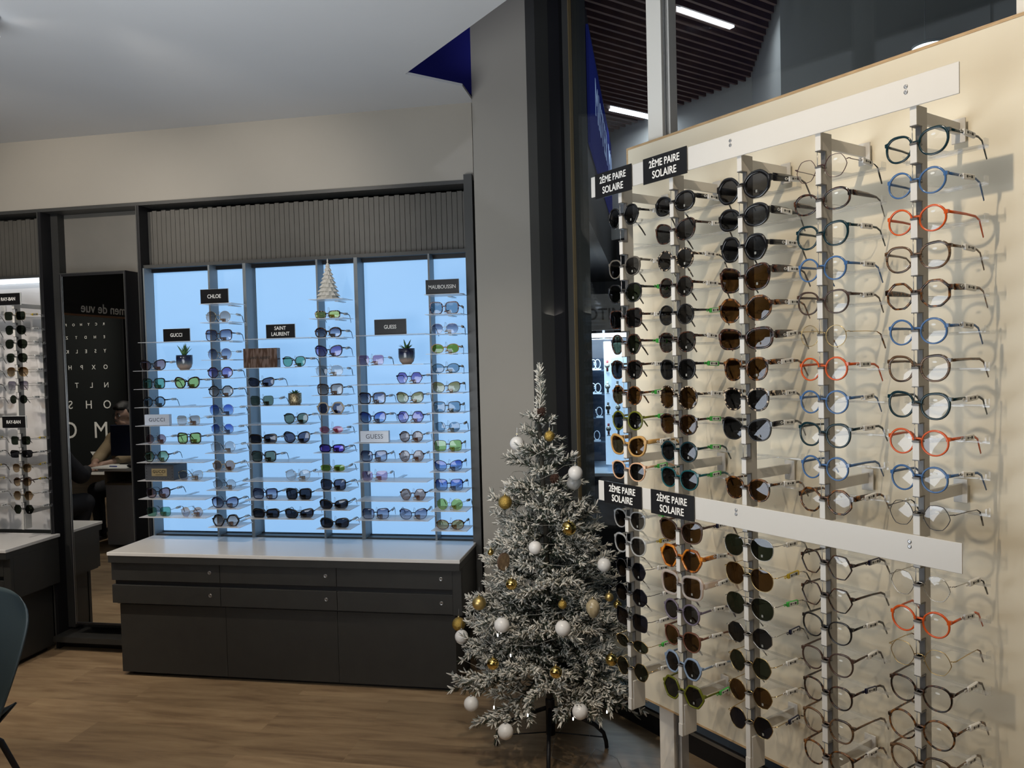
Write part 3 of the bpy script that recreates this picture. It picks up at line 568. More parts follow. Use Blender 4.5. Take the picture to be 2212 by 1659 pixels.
# ------------------------------------------------------------------ glass shelf stacks
YS = 3.67
WZ = [1.5848-0.0981*k for k in range(9)]; NZ = [1.9266-0.0979*k for k in range(13)]
STK = dict(A=(-2.718, -2.327), B=(-2.316, -2.134), C=(-2.100, -1.722), D=(-1.708, -1.523), E=(-1.492, -1.110), F=(-1.097, -0.913))
SNM = dict(A='first wide shelf stack', B='first narrow shelf stack', C='second wide shelf stack', D='second narrow shelf stack', E='third wide shelf stack', F='narrow shelf stack at far right')
m_shelf = M('white_glass_shelf', (0.72, 0.72, 0.72), 0.25)
def clip_mesh():
    mb = MB(); gp = M('clip_grey', (0.32, 0.33, 0.32), 0.3)
    mb.box(0.010, 0.026, 0.018, 0.026, 0, 0.020, gp, bev=0.001); mb.box(0.0, 0.018, 0.012, 0.02, 0.010, 0.020, gp); mb.sphere((0, -0.001, 0.012), 0.0034, M('clip_knob', (0.62, 0.50, 0.44), 0.4), 10, 6); mb.tube([(0, 0.0, 0.012), (0.002, 0.014, 0.014)], 0.002, gp, 6)
    mb.tube([(0.0-0.004, 0.016, 0.018), (-0.004, 0.014, 0.045), (-0.001, 0.012, 0.058), (0.004, 0.012, 0.055), (0.005, 0.012, 0.036), (0.003, 0.014, 0.02)], 0.0007, m_steel, 5)
    mb.box(-0.004, 0.014, 0.012, 0.022, 0, 0.004, gp); return mb.mesh('display_clip')
CLIP = clip_mesh()
def shelf_thing(st, k, z, xc, extra=''):
    x0, x1 = STK[st]; t = empty('glass_shelf', ((x0+x1)/2, YS, z)); wd = (x1-x0)/2
    top = ORD[k] if k else 'topmost'
    tag(t, f'thin white glass shelf, {top} in the {SNM[st]}', 'shelf', 'shelves of the '+SNM[st])
    MB().box(-wd, wd, 0, 0.14, -0.0022, 0, m_shelf).box(-0.010, 0.010, 0.14, 0.245, -0.005, -0.0005, m_shelf).build('shelf_board', t)
    for x in xc: link('display_clip', CLIP, t, (x-t.location.x, 0.035, 0))
    return t
SHELF_SPEC = dict(
 A=[('cat black purplegrey 4', None), ('square black teal 4', 'cat dtort lime 5'), ('round black blue 4', None), (None, 'square gold greygrad'), ('round gun purplegrey', 'square dtort lime 4.5'), ('hex black greengrad 3.5', None), (None, 'cat gold palegrey'), ('cat black purplegrey 4', None), ('square gun teal 1.4', 'hexround gold sand')],
 C=[(None, 'panto dtort teal 2.6'), ('catrect black slate 4', None), ('square gun greygreen 1.4', None), (None, 'panto black greygreen 3.4'), ('rect black dark 6', 'cat black slate 4.5'), ('square black greygreen 4', None), (None, 'panto clear palegrey 3'), ('square navy bluegrad 4', 'square black dark 5'), ('rect black dark 7', 'catrect black dark 5.5')],
 E=[('square silver lilac', None), (None, 'hex navy purple 2.6'), ('square black bluegrad 5', 'cat dtort olive 3.2'), ('cat navy royal 3.5', 'hex navy purple 3.2'), (None, 'round dtort warmgrey 3.5'), ('square navy bluegrad 3.5', 'hexround tort warmgrey 2.6'), ('square silver lilac', None), (None, 'hex tort warmgrey 2.6'), ('square navy bluegrad 2.8', 'cat navy bluegrad 2.6')],
 B=['biground gold greygrad', 'bigsquare dtort bluegrad 3.4', 'biground gold bluegrad', 'oct dtort purple 4', 'oct black greygrad 4', 'biground silver royal', 'oct silver royal', 'biground silver palegrey', 'hexround bone warmgrey 2.4', 'oct gun palegrey', 'cat navy bluegrad 4', 'hex black greygrad 6.5'],
 D=['nrect ltort yellow 4', 'oval dtort bluegrad 5.5', 'cat navy purple 4.5', 'avi silver palegrey', 'square dtort greygrad 4.5', 'hex bone slate 6', 'novai silver pink', 'nrect navy violet 5', 'nrect gold dgreen', 'square black slate 4', 'catrect black dark 5.5', 'wrap black dark 5'],
 F=['bigsquare ptort blue 4.5', 'aviround silver bluegrad', 'oval tan dgreen 2.4', 'oval dteal blue 2.6', 'cat brown olive 2.4', 'square black blue 3', 'panto gun blue', 'bigsquare brown lime 1.8', 'cat navy royal 2.4', 'bigsquare navy royal 2.4', 'biground silver lime', 'oval tort olive 3.6'])
SLOT = {'A': (-2.622, -2.425), 'C': (-2.000, -1.812), 'E': (-1.395, -1.195)}
def on_shelf(spec, x, z, lab, grp):
    h_ = SH[spec.split()[0]][1]; th = 0.0015 if spec.split()[1] in WIRE else 0.004
    T = Matrix.Translation((x, YS+0.030, z+(h_/2+th)*1.04)) @ Matrix.Rotation(random.uniform(-0.06, 0.12), 4, 'Z') @ Matrix.Scale(1.04, 4)
    eyewear(spec, T, lab, grp, False, 'w', None)
for st in 'ACE':
    x0, x1 = STK[st]
    tz = empty('glass_shelf', ((x0+x1)/2, YS+0.05, 1.737)); tag(tz, f'shallow white sign shelf topping the {SNM[st]}', 'shelf', 'sign shelves')
    MB().box(-(x1-x0)/2, (x1-x0)/2, 0, 0.165, -0.0022, 0, m_shelf).build('shelf_board', tz)
    for k, (a, b_) in enumerate(SHELF_SPEC[st]):
        shelf_thing(st, k, WZ[k], [SLOT[st][j] for j, q in enumerate((a, b_)) if q])
        for j, q in enumerate((a, b_)):
            if not q: continue
            fr_, sh_, ln_ = name_of(q)
            on_shelf(q, SLOT[st][j], WZ[k], f'{fr_} {sh_} sunglasses, {["left","right"][j]} on {ORD[k]} shelf of {SNM[st]}', 'sunglasses in the '+SNM[st])
for st in 'BDF':
    x0, x1 = STK[st]; xc = (x0+x1)/2-(0.0 if st == 'F' else 0.005)
    for k in range(13):
        shelf_thing(st, k, NZ[k], [xc] if k else [])
        if k:
            q = SHELF_SPEC[st][k-1]; fr_, sh_, ln_ = name_of(q)
            on_shelf(q, xc, NZ[k], f'{fr_} {sh_} sunglasses, {ORD[k-1]} in the {SNM[st]}', 'sunglasses in the '+SNM[st])
def brand_sign(x, y, z, w_, h_, lines, size, lab, rz=0.0, base=True):
    t = tag(empty('shelf_sign', (x, y, z), rz), lab, 'sign', 'black name signs')
    MB().box(-w_/2, w_/2, 0, 0.004, 0.001, h_, m_sign).box(-w_/2-0.0015, w_/2+0.0015, 0.0041, 0.006, 0, h_+0.0015, M('sign_edge', (0.6, 0.62, 0.6), 0.3)).build('sign_plate', t)
    if base: MB().box(-w_/2, w_/2+0.02, 0.006, 0.05, 0, 0.0015, m_shelf).build('sign_foot', t)
    n = len(lines)
    for i, l in enumerate(lines): text(l, size, m_text, t, (0, -0.0005, h_*(0.5 if n == 1 else (0.72, 0.30)[i])), sx=0.86, bold=0.004 if 'M' in l else 0.014, ext=0.0003)
brand_sign(-2.508, 3.75, 1.737, 0.155, 0.068, ['GUCCI'], 0.027, 'black name sign on the sign shelf topping the first wide stack')
brand_sign(-2.247, 3.70, 1.9266, 0.157, 0.076, ['CHLOE'], 0.028, 'black name sign atop the first narrow shelf stack')
brand_sign(-1.907, 3.75, 1.737, 0.160, 0.072, ['SAINT', 'LAURENT'], 0.0275, 'black two line name sign topping the second wide stack')
brand_sign(-1.305, 3.75, 1.737, 0.168, 0.078, ['GUESS'], 0.027, 'black name sign on the sign shelf topping the third wide stack')
brand_sign(-1.012, 3.70, 1.9266, 0.168, 0.073, ['MAUBOUSSIN'], 0.0265, 'black long name sign atop the narrow stack at far right')
# display blocks
def block(x, z, w_, h_, d, body, txt, tm, size, lab, cat='display block', sx=1.0, space=1.15, bold=0.0, y=YS+0.02, rz=0.0):
    t = tag(empty('display_block', (x, y, z+0.001), rz), lab, cat)
    MB().box(-w_/2, w_/2, 0, d, 0, h_, body, bev=0.0015).build('block_body', t)
    if txt: text(txt, size, tm, t, (0, -0.0006, h_*0.5), sx=sx, bold=bold, ext=0.0003, space=space)
    return t
m_ink = M('grey_ink', (0.05, 0.06, 0.10), 0.4); m_block = M('frosted_block', (0.70, 0.76, 0.86), 0.2)
block(-2.602, WZ[3], 0.145, 0.058, 0.022, m_block, 'GUCCI', m_ink, 0.028, 'clear lettered acrylic block, left on fourth down shelf of first wide stack')
block(-1.385, WZ[4], 0.150, 0.058, 0.022, m_block, 'GUESS', m_ink, 0.033, 'clear lettered acrylic block, left on a shelf of third wide stack', sx=0.95, space=1.05)
bx = block(-2.600, WZ[6], 0.170, 0.082, 0.12, M('grey_box', (0.07, 0.075, 0.085), 0.45), None, None, 0, 'dark grey studded display box with gold plate on first wide stack', 'display box')
MB().box(-0.045, 0.045, -0.002, 0, 0.022, 0.062, M('gold_plate', (0.50, 0.40, 0.22), 0.35, 0.4)).build('name_plate', bx)
text('GUCCI', 0.022, M('dark_ink', (0.02, 0.015, 0.01), 0.5), bx, (0, -0.0026, 0.046), sx=1.0, space=1.15, ext=0.0003); MB().box(-0.022, 0.022, -0.0026, -0.002, 0.0285, 0.0305, M('dark_ink')).build('small_print', bx)
for i in range(4):
    for sx in (-0.076, 0.076): MB().sphere((sx, -0.0005, 0.016+i*0.016), 0.0022, m_black, 6, 4).build('stud', bx)
for i in range(9): MB().sphere((-0.068+i*0.017, -0.0005, 0.009), 0.0015, m_black, 6, 4).build('stud', bx)
bl = block(-1.985, WZ[0], 0.188, 0.100, 0.035, noise_mat('bronze_mirror', [(0.42, (0.11, 0.065, 0.045)), (0.58, (0.24, 0.17, 0.14))], 22, 0.25, 1, (3.5, 1, 0.7), 0.5, 0.3), 'SAINT LAURENT', M('dark_ink'), 0.0185, 'mirrored bronze display block on top glasses shelf of second wide stack', sx=0.86, space=0.98, bold=0.02, y=YS+0.004)  # wavy reflection put into the block colour by stretched noise
# plants
def pot_plant(x, z, r, h_, lab, kind, y=YS+0.075):
    t = tag(empty('potted_succulent', (x, y, z)), lab, 'plant')
    if kind == 'gold':
        g = noise_mat('embossed_gold', [(0.4, (0.20, 0.15, 0.08)), (0.6, (0.70, 0.58, 0.36))], 260, 0.3, 2, (1, 1, 0.6), 0, 0.8, 1.0)
        MB().lathe([(r*0.80, 0), (r*0.82, h_*0.10), (r*0.95, h_*0.14), (r, h_*0.3), (r, h_), (r*0.9, h_), (r*0.85, h_*0.9), (0.001, h_*0.88)], g, 28).build('pot', t)
    else:
        m = M('glazed_pot', rough=0.2, coat=0.5)
        if not m.get('done'):
            m['done'] = 1; N, L = nodes(m); tc = N.new('ShaderNodeTexCoord'); sp = N.new('ShaderNodeSeparateXYZ'); cr = N.new('ShaderNodeValToRGB'); nz = N.new('ShaderNodeTexNoise'); nz.inputs['Scale'].default_value = 40
            mp = N.new('ShaderNodeMapping'); mp.inputs['Scale'].default_value = (4, 4, 0.3); ad = N.new('ShaderNodeMath'); ad.operation = 'MULTIPLY_ADD'; ad.inputs[1].default_value = 0.35
            L.new(tc.outputs['Generated'], sp.inputs[0]); L.new(tc.outputs['Object'], mp.inputs[0]); L.new(mp.outputs[0], nz.inputs[0]); L.new(nz.outputs[0], ad.inputs[0]); L.new(sp.outputs[2], ad.inputs[2]); L.new(ad.outputs[0], cr.inputs[0]); L.new(cr.outputs[0], N['Principled BSDF'].inputs['Base Color'])
            e = cr.color_ramp.elements; e[0].position = 0.42; e[0].color = (0.34, 0.26, 0.21, 1); e[1].position = 1.0; e[1].color = (0.010, 0.014, 0.04, 1); q = e.new(0.62); q.color = (0.12, 0.15, 0.17, 1); q = e.new(0.85); q.color = (0.03, 0.04, 0.09, 1)
        MB().lathe([(r*0.55, 0), (r*0.60, 0.003), (r*0.85, h_*0.18), (r*0.98, h_*0.42), (r, h_*0.7), (r, h_), (r*0.92, h_), (r*0.88, h_*0.9), (0.001, h_*0.88)], m, 28).build('pot', t)
    gm = noise_mat('succulent_green', [(0.3, (0.02, 0.075, 0.02)), (0.7, (0.07, 0.18, 0.05))], 60, 0.4)
    spec = {'aloe': [(a, l, o) for a, l, o in ((0, 0.062, 0.008), (50, 0.05, 0.016), (110, 0.060, 0.022), (160, 0.045, 0.028), (200, 0.055, 0.03), (250, 0.045, 0.012), (300, 0.064, 0.026), (340, 0.05, 0.034), (20, 0.04, 0.036))],
            'agave': [(a*40, (0.055, 0.035, 0.028)[a % 3], (0.02, 0.034, 0.038)[a % 3]) for a in range(12)], 'gold': [(a*37, (0.020, 0.014)[a % 2], (0.012, 0.026)[a % 2]) for a in range(14)]}[kind]
    for a, l, o in spec:
        a = radians(a+15); dx, dy = cos(a), sin(a); pts = [(dx*o*u**1.5+dx*0.004, dy*o*u**1.5+dy*0.004, h_*0.88+l*u*(1.15 if kind != 'agave' else 1-0.15*u*(o > 0.03))) for u in (0, 0.25, 0.5, 0.75, 1)]
        MB().tube(pts, [0.0045, 0.0055, 0.005, 0.0035, 0.0004], gm, 6, flat=(1, 0.5)).build('leaf', t)
pot_plant(-2.462, WZ[0], 0.042, 0.078, 'aloe in a glazed blue and sand pot on first wide shelf stack', 'aloe')
pot_plant(-1.220, WZ[0], 0.042, 0.080, 'spiky succulent in a dark glazed pot on third wide shelf stack', 'agave')
pot_plant(-1.835, WZ[2], 0.034, 0.060, 'tiny succulent in an embossed gold pot on second wide shelf stack', 'gold')
# white candle tree
t = tag(empty('paper_tree', (-1.632, YS+0.08, NZ[0])), 'white tiered christmas tree candle atop the second narrow shelf stack', 'decoration')
prof = []; 
for i in range(9):
    z0, z1 = i*0.0215, (i+1)*0.0215; r0, r1 = 0.058*(1-i/9.3)+0.004, 0.058*(1-(i+1)/9.3)*0.95; prof += [(r0, z0+0.001), (r0*0.97, z0+0.004), (r1*0.86, z1)]
prof += [(0.004, 0.2), (0.0005, 0.212)]
m_wax = M('white_wax', (0.74, 0.71, 0.64), 0.5)
mb = MB(); mb.lathe(prof, m_wax, 22, smooth=False)
for i, v in enumerate(mb.v):
    k = i % 22; f = 1+0.10*(1 if (k+(i//66)) % 2 else -1); mb.v[i] = (v[0]*f, v[1]*f, v[2]-(0.003 if f > 1 else 0)*(v[0]**2+v[1]**2 > 1e-4))
mb.build('tree_tiers', t)

# ------------------------------------------------------------------ left rack (rods on white backboard)
struct(MB().box(-4.94, -3.40, 3.93, 3.945, 0.663, 2.13, M('rack_backboard', (0.72, 0.70, 0.69), 0.5)).build('wall_rack_board'))
lb = tag(empty('led_strip', (-4.17, 3.87, 2.10)), 'white LED strip light above the left eyewear rack', 'light'); MB().box(-0.76, 0.765, -0.01, 0.05, 0.010, 0.032, M('strip_led', (1, 1, 1), 0.4, emit=(0.80, 0.90, 1.0), es=1.6)).build('diffuser', lb)
RB = [1.910-0.0771*k for k in range(7)]; RBL = [1.218-0.0770*k for k in range(6)]
RBS = [['square gold green', 'avi gun green', 'avi gun green', 'avi gun green', 'avi gold browngrad', 'square silver bluegrad 1.6', 'round gun green', 'square gun green', 'rect black black 4', 'panto gold browngrad', 'round brown browngrad 1.5', 'hex gold browngrad', 'hex gun green'],
       ['avi gold brown', 'round gun green', 'square gun green', 'avi gun green', 'round gold browngrad', 'square black green 3.5', 'avi silver green', 'square gun brown', 'square black black 4', 'round brown browngrad', 'hex gun green', 'hex gold browngrad', 'avi gold brown']]
for i, x in enumerate((-3.462, -3.735)):
    rt = Matrix.Translation((x, 3.70, 0)); who = 'right' if i == 0 else 'left'
    rod(rt, 1.985, 1.30, RB, f'white notched rod, {who} one in the upper row of the left rack', 'rods of the left rack', True, None, False, 0.225)
    rod(rt, 1.285, 0.72, RBL, f'white notched rod, {who} one in the lower row of the left rack', 'rods of the left rack', False, 0.795, True, 0.225)
    for k in range(13):
        z = (RB+RBL)[k]; q = RBS[i][k]; fr_, sh_, ln_ = name_of(q)
        T = Matrix.Translation((x, 3.706, z+0.002-0.14*SH[q.split()[0]][1])) @ Matrix.Rotation(random.uniform(-0.05, 0.05), 4, 'Z')
        eyewear(q, T, f'{fr_} {sh_} sunglasses, {ORD[k if k < 7 else k-7]} on {"upper" if k < 7 else "lower"} {who} rod of left rack', f'sunglasses on the {who} rod of the left rack', False, ('yellow' if k in (0, 7, 9, 10) else 'w'), 'mark' if k in (8, 12) else None)
for z, nm in ((1.966, 'upper'), (1.287, 'lower')):
    sg = tag(empty('shelf_sign', (-3.478+(0.0 if z > 1.5 else -0.002), 3.686, z)), f'black name sign on the {nm} bar of the left rack', 'sign', 'black name signs')
    MB().box(-0.072, 0.072, 0, 0.004, 0, 0.063, m_sign).box(-0.074, 0.078, 0.004, 0.007, -0.002, 0.066, M('sign_edge')).build('sign_plate', sg); text('RAY-BAN', 0.026, m_text, sg, (0, -0.0005, 0.031), sx=0.84, bold=0.016, ext=0.0003)
    br_ = tag(empty('mounting_bar', (-4.16, 3.694, z)), f'white cover bar across the {nm} part of the left rack', 'bar'); MB().box(-0.7, 0.60 if z > 1.5 else 0.755, 0, 0.003, 0.0, 0.055, M('bar_white')).build('bar_plate', br_)

# ------------------------------------------------------------------ christmas tree
TX, TY = -0.435, 3.08
m_need = noise_mat('needle_green', [(0.3, (0.010, 0.024, 0.012)), (0.7, (0.035, 0.060, 0.030))], 30, 0.6, coat=0); m_flock = M('flocked_white', (0.70, 0.67, 0.60), 0.85); m_flock2 = M('flocked_grey', (0.30, 0.32, 0.30), 0.85)
m_bark = M('branch_wire', (0.045, 0.04, 0.03), 0.8)
def branch_mesh(Ln, seed):
    R = random.Random(seed); mb = MB()
    def needles(p0, d0, ln, rad, dens, tipw):
        n = int(ln*dens); up = Vector((0, 0, 1)); sd = d0.cross(up).normalized(); u2 = sd.cross(d0).normalized()
        for i in range(n):
            u = (i+R.random())/n; p = p0+d0*ln*u; a = R.random()*2*pi; tilt = R.uniform(0.45, 1.05)*(1 if u < 0.9 else 0.5)
            q = (d0*cos(tilt)+(sd*cos(a)+u2*sin(a))*sin(tilt)).normalized(); l = R.uniform(0.014, 0.027)*(1 if u < 0.92 else 1.1)
            wp = 0.0+0.75*(tipw*(0.35+0.65*u))+0.22*q.z; r = R.random(); mt = m_flock if r < wp*0.85 else (m_flock2 if r < wp*1.15 else m_need)
            th = (0.0035 if mt is m_flock else 0.0024 if mt is m_flock2 else 0.0010)*R.uniform(0.8, 1.2)
            o = q.orthogonal().normalized(); o2 = q.cross(o)
            vs = []
            for z, f in ((0, 0.6), (0.5, 1.0), (1, 0.40)):
                for k in range(3): b_ = 2*pi*k/3; vs.append(p+q*l*z+(o*cos(b_)+o2*sin(b_))*th*f)
            mb.add(vs, [[0, 1, 4, 3], [1, 2, 5, 4], [2, 0, 3, 5], [3, 4, 7, 6], [4, 5, 8, 7], [5, 3, 6, 8], [6, 7, 8]], mt, True)
    main = []
    for i in range(7):
        u = i/6; main.append(Vector((Ln*u, 0, -0.05*Ln*sin(u*pi*0.9)+0.10*Ln*u*u)))
    mb.tube(main, [0.0035-0.002*i/6 for i in range(7)], m_bark, 5)
    for i in range(6): d = (main[i+1]-main[i]); needles(main[i], d.normalized(), d.length, 0, 480, 0.15+0.85*(i/5)**1.2)
    nt = max(2, int(Ln/0.036)); 
    for j in range(nt):
        u = 0.25+0.68*j/nt; base = main[min(5, int(u*6))].lerp(main[min(6, int(u*6)+1)], u*6-int(u*6))
        for sg in (1, -1):
            a = sg*radians(R.uniform(38, 58)); l = Ln*R.uniform(0.26, 0.40)*(1.15-u*0.6)+0.02; d = Vector((cos(a), sin(a)*R.uniform(0.5, 1), R.uniform(-0.35, 0.65))).normalized()
            mb.tube([base, base+d*l], [0.0018, 0.001], m_bark, 4); needles(base+d*l*0.12, d, l*0.9, 0, 480, 0.35+0.65*u)
    return mb.mesh('branch')
BM = [(L_, [branch_mesh(L_, 11+int(L_*100)+v) for v in range(2)]) for L_ in (0.34, 0.27, 0.20, 0.14, 0.09)]
tree = tag(empty('christmas_tree', (TX, TY, 0)), 'snow flocked artificial christmas tree on a black metal stand before the pillar', 'christmas tree')
lean = -0.02
MB().tube([(0, 0, 0.06), (0, 0, 0.9), (lean, 0, 1.46)], [0.014, 0.012, 0.006], m_bark, 8).build('trunk', tree)
MB().lathe([(0.019, 0.055), (0.019, 0.20), (0.016, 0.205)], m_black, 14).build('stand_tube', tree)
for a in (-15, 75, 165, 255):
    a = radians(a+YAW*0+20); dx, dy = cos(a), sin(a)
    MB().tube([(dx*0.012, dy*0.012, 0.165), (dx*0.10, dy*0.10, 0.135), (dx*0.18, dy*0.18, 0.098), (dx*0.215, dy*0.215, 0.065), (dx*0.225, dy*0.225, 0.03), (dx*0.227, dy*0.227, 0.004)], 0.0085, m_black, 8).tube([(dx*0.018, dy*0.018, 0.062), (dx*0.224, dy*0.224, 0.045)], 0.0025, m_black, 5).build('stand_leg', tree)
def tree_r(z): 
    u = (z-0.30)/(1.40-0.30); return 0.385*(1-max(0, min(1, u)))**0.82+0.03
R = random.Random(3); lv = 0.35; nbr = 0; ang = 0
while lv < 1.37:
    r = tree_r(lv); n = max(3, int(5.6*r/0.385+2.6)); n = min(n, 8)
    for i in range(n):
        ang = 2*pi*i/n+lv*9.7+R.uniform(-0.22, 0.22); want = r*R.uniform(0.86, 1.04)
        want = max(want, 0.07); Lm, ms = min(BM, key=lambda q: abs(q[0]-want)); sc_ = want/Lm
        o = link('branch', ms[R.randrange(2)], tree, (lean*lv/1.46, 0, lv), Euler((R.uniform(-0.4, 0.4), -radians(R.uniform(-26, -6) if lv < 0.42 else R.uniform(-14, 8) if lv < 1.1 else R.uniform(-2, 30)), ang)))
        o.scale = (sc_, min(1.15, max(0.9, sc_)), min(1.15, max(0.9, sc_))); nbr += 1
    lv += 0.066
Rr = random.Random(5); mb = MB()     # the leader: one upright flocked spike
for i in range(330):
    u = i/330; p = Vector((0.010*sin(u*2.6), 0, 0.20*u)); a = i*2.4+Rr.random(); tl = Rr.uniform(0.5, 1.15)*(1 if u < 0.93 else 0.4); q = Vector((cos(a)*sin(tl), sin(a)*sin(tl), cos(tl)))
    l = Rr.uniform(0.022, 0.036); mt = m_flock if Rr.random() < 0.5 else (m_flock2 if Rr.random() < 0.6 else m_need); th = (0.0036 if mt is m_flock else 0.0024 if mt is m_flock2 else 0.001)
    o1 = q.orthogonal().normalized(); o2 = q.cross(o1); vs = [p+q*l*z+(o1*cos(2*pi*k/3)+o2*sin(2*pi*k/3))*th*f for z, f in ((0, 0.6), (0.5, 1.0), (1, 0.40)) for k in range(3)]
    mb.add(vs, [[0, 1, 4, 3], [1, 2, 5, 4], [2, 0, 3, 5], [3, 4, 7, 6], [4, 5, 8, 7], [5, 3, 6, 8], [6, 7, 8]], mt, True)
mb.tube([(0, 0, -0.02), (0.01, 0, 0.19)], 0.003, m_bark, 5); mb.build('leader', tree, (lean+0.004, 0, 1.352))
# baubles
m_bw = M('pearl_white', (0.78, 0.76, 0.73), 0.28); m_gs = M('gold_shiny', (0.72, 0.52, 0.16), 0.10, 1.0); m_gm = M('gold_satin', (0.60, 0.44, 0.17), 0.38, 0.9)
m_gg = noise_mat('gold_glitter', [(0.4, (0.28, 0.17, 0.03)), (0.62, (0.75, 0.52, 0.14))], 700, 0.3, 1, coat=0, metal=0.8, bump=0.8); m_fr = lens_mat('frosted_ball', (0.75, 0.75, 0.72), soft=0.35)
CAM = Vector((0, 0, H)); toC = Vector((-TX, -TY, 0)).normalized(); sideV = Vector((-toC.y, toC.x, 0)) * -1
def on_tree(px, py, push=0.92):
    d = ray(px, py); axis = Vector((TX, TY, 0)); best = None
    # start on the vertical plane through the trunk facing the camera, then move towards the camera to the foliage surface
    k = toC.dot(axis); P = hit(px, py, toC, k); a = (P-axis).dot(sideV); r = tree_r(P.z)*push
    off = sqrt(max(0.0, r*r-a*a)); P2 = hit(px, py, toC, k+off); return P2
BAU = [(1117, 958, 15.5, 'w', 'upper left edge beneath the spire'), (1243, 1022, 16, 'w', 'upper right edge beside the window'), (1156, 1183, 14.5, 'w', 'centre of the tree at mid height'), (1305, 1220, 15, 'w', 'right edge at mid height'),
 (1084, 1350, 16.5, 'w', 'lower left middle of the tree'), (1216, 1357, 17, 'w', 'lower right middle of the tree'), (997, 1375, 14.5, 'w', 'left edge under a glittery gold one'), (1018, 1520, 16, 'w', 'bottom left branch tip'),
 (1253, 1537, 17, 'w', 'bottom right branch above the stand'), (1092, 1580, 17, 'w', 'lowest, hanging over the left stand leg'),
 (1187, 942, 11.5, 'g', 'beneath the spire'), (1091, 1085, 15, 'g', 'left edge of upper part'), (991, 1348, 14.5, 'g', 'far left edge of lower part'), (1215, 1306, 9.5, 'g', 'half hidden in right middle'),
 (1229, 1141, 16, 's', 'right of centre at upper middle'), (1105, 1262, 12.5, 's', 'left of centre at mid height'), (1065, 1434, 13, 's', 'lower left above bottom branches'), (1201, 1452, 13.5, 's', 'bottom centre'),
 (1321, 1425, 13.5, 's', 'lower right beside the leftmost rod'), (1334, 1306, 9, 's', 'far right edge beside the rods'), (1060, 1193, 7, 's', 'small one on left edge above wood slice'),
 (1035, 1303, 15, 'm', 'left edge of lower part'), (1316, 1290, 9.5, 'm', 'right edge of lower part'), (1241, 1047, 16, 'f', 'behind the upper right white ball')]
BN = dict(w=('pearly white', m_bw), g=('glittery gold', m_gg), s=('shiny gold', m_gs), m=('satin gold', m_gm), f=('frosted translucent', m_fr))
SEC = M('gold_cap', (0.6, 0.5, 0.3), 0.3, 1.0)
bau_pos = []
for px, py, rp, kd, wh in BAU:
    P = on_tree(px, py, 0.99 if kd != 'f' else 0.85)
    if kd == 'f': P = P - toC*0.05
    r = rp*(P-CAM).dot(FW)/FPX
    t = tag(empty('bauble', P), f'{BN[kd][0]} bauble, {wh}', 'bauble', 'baubles on the christmas tree'); bau_pos.append((P, r))
    MB().sphere((0, 0, 0), r, BN[kd][1], 26, 16).build('ball', t)
    mb = MB(); mb.lathe([(0.0045, 0), (0.0045, 0.006), (0.003, 0.007)], m_steel if kd in 'wf' else SEC, 10, Matrix.Translation((0, 0, r-0.001))); mb.tube([(0, 0, r+0.005), (0.003, 0, r+0.009), (0, 0, r+0.013), (-0.003, 0, r+0.009), (0, 0, r+0.005)], 0.0006, SEC, 4); mb.tube([(0, 0, r+0.012), (0.001, 0.002, r+0.035)], 0.0005, m_steel, 4); mb.build('hanger_cap', t)
# feathered clear drop
P = on_tree(1281, 1316, 0.97); t = tag(empty('ornament', P), 'beige feather filled glass drop ornament hanging on the tree, right side', 'ornament')
MB().lathe([(0.0005, -0.036), (0.012, -0.028), (0.024, -0.008), (0.027, 0.008), (0.024, 0.022), (0.012, 0.034), (0.005, 0.038)], noise_mat('feather_fill', [(0.3, (0.34, 0.27, 0.15)), (0.7, (0.55, 0.46, 0.30))], 30, 0.3, 3, (3, 3, 0.4), 0.4), 20).build('drop_body', t)
MB().lathe([(0.005, 0.038), (0.005, 0.045), (0.003, 0.047)], SEC, 10).build('hanger_cap', t)
# wood slice
P = on_tree(1086, 1213, 0.95); t = tag(empty('ornament', P), 'round wood slice ornament with bark rim, left of tree centre', 'ornament'); T = Matrix.Rotation(radians(62), 4, 'Z') @ Matrix.Rotation(pi/2, 4, 'X')
MB().lathe([(0.034, 0.0), (0.034, 0.008)], M('bark_rim', (0.09, 0.05, 0.028), 0.8), 20, T, False).lathe([(0.032, -0.0005), (0.032, 0.0085)], noise_mat('wood_rings', [(0.35, (0.20, 0.13, 0.07)), (0.65, (0.36, 0.25, 0.14))], 60, 0.6), 20, T, False).build('slice_disc', t)
# pine cones
for px, py, wh in ((1197, 1035, 'centre right below the gold glitter ball'), (1168, 891, 'at the foot of the spire')):
    P = on_tree(px, py, 0.85); t = tag(empty('pine_cone', P), f'dark brown pine cone on the tree, {wh}', 'pine cone', 'pine cones on the tree'); mb = MB(); pc = M('cone_brown', (0.06, 0.028, 0.018), 0.6)
    mb.lathe([(0.002, -0.022), (0.008, -0.015), (0.011, 0), (0.007, 0.018), (0.001, 0.024)], pc, 10)
    for k in range(34):
        a = k*2.4; z = -0.018+k*0.0012; r = 0.016*(1-abs(z)/0.035); mb.prism([(r*0.4, z), (r*1.25, z+0.001), (r*1.3, z+0.004), (r*0.4, z+0.005)], 'y', -0.0035, 0.0035, pc, Matrix.Rotation(a, 4, 'Z'))
    o = mb.build('cone_scales', t); o.rotation_euler = (0.5, 0.7, 0)
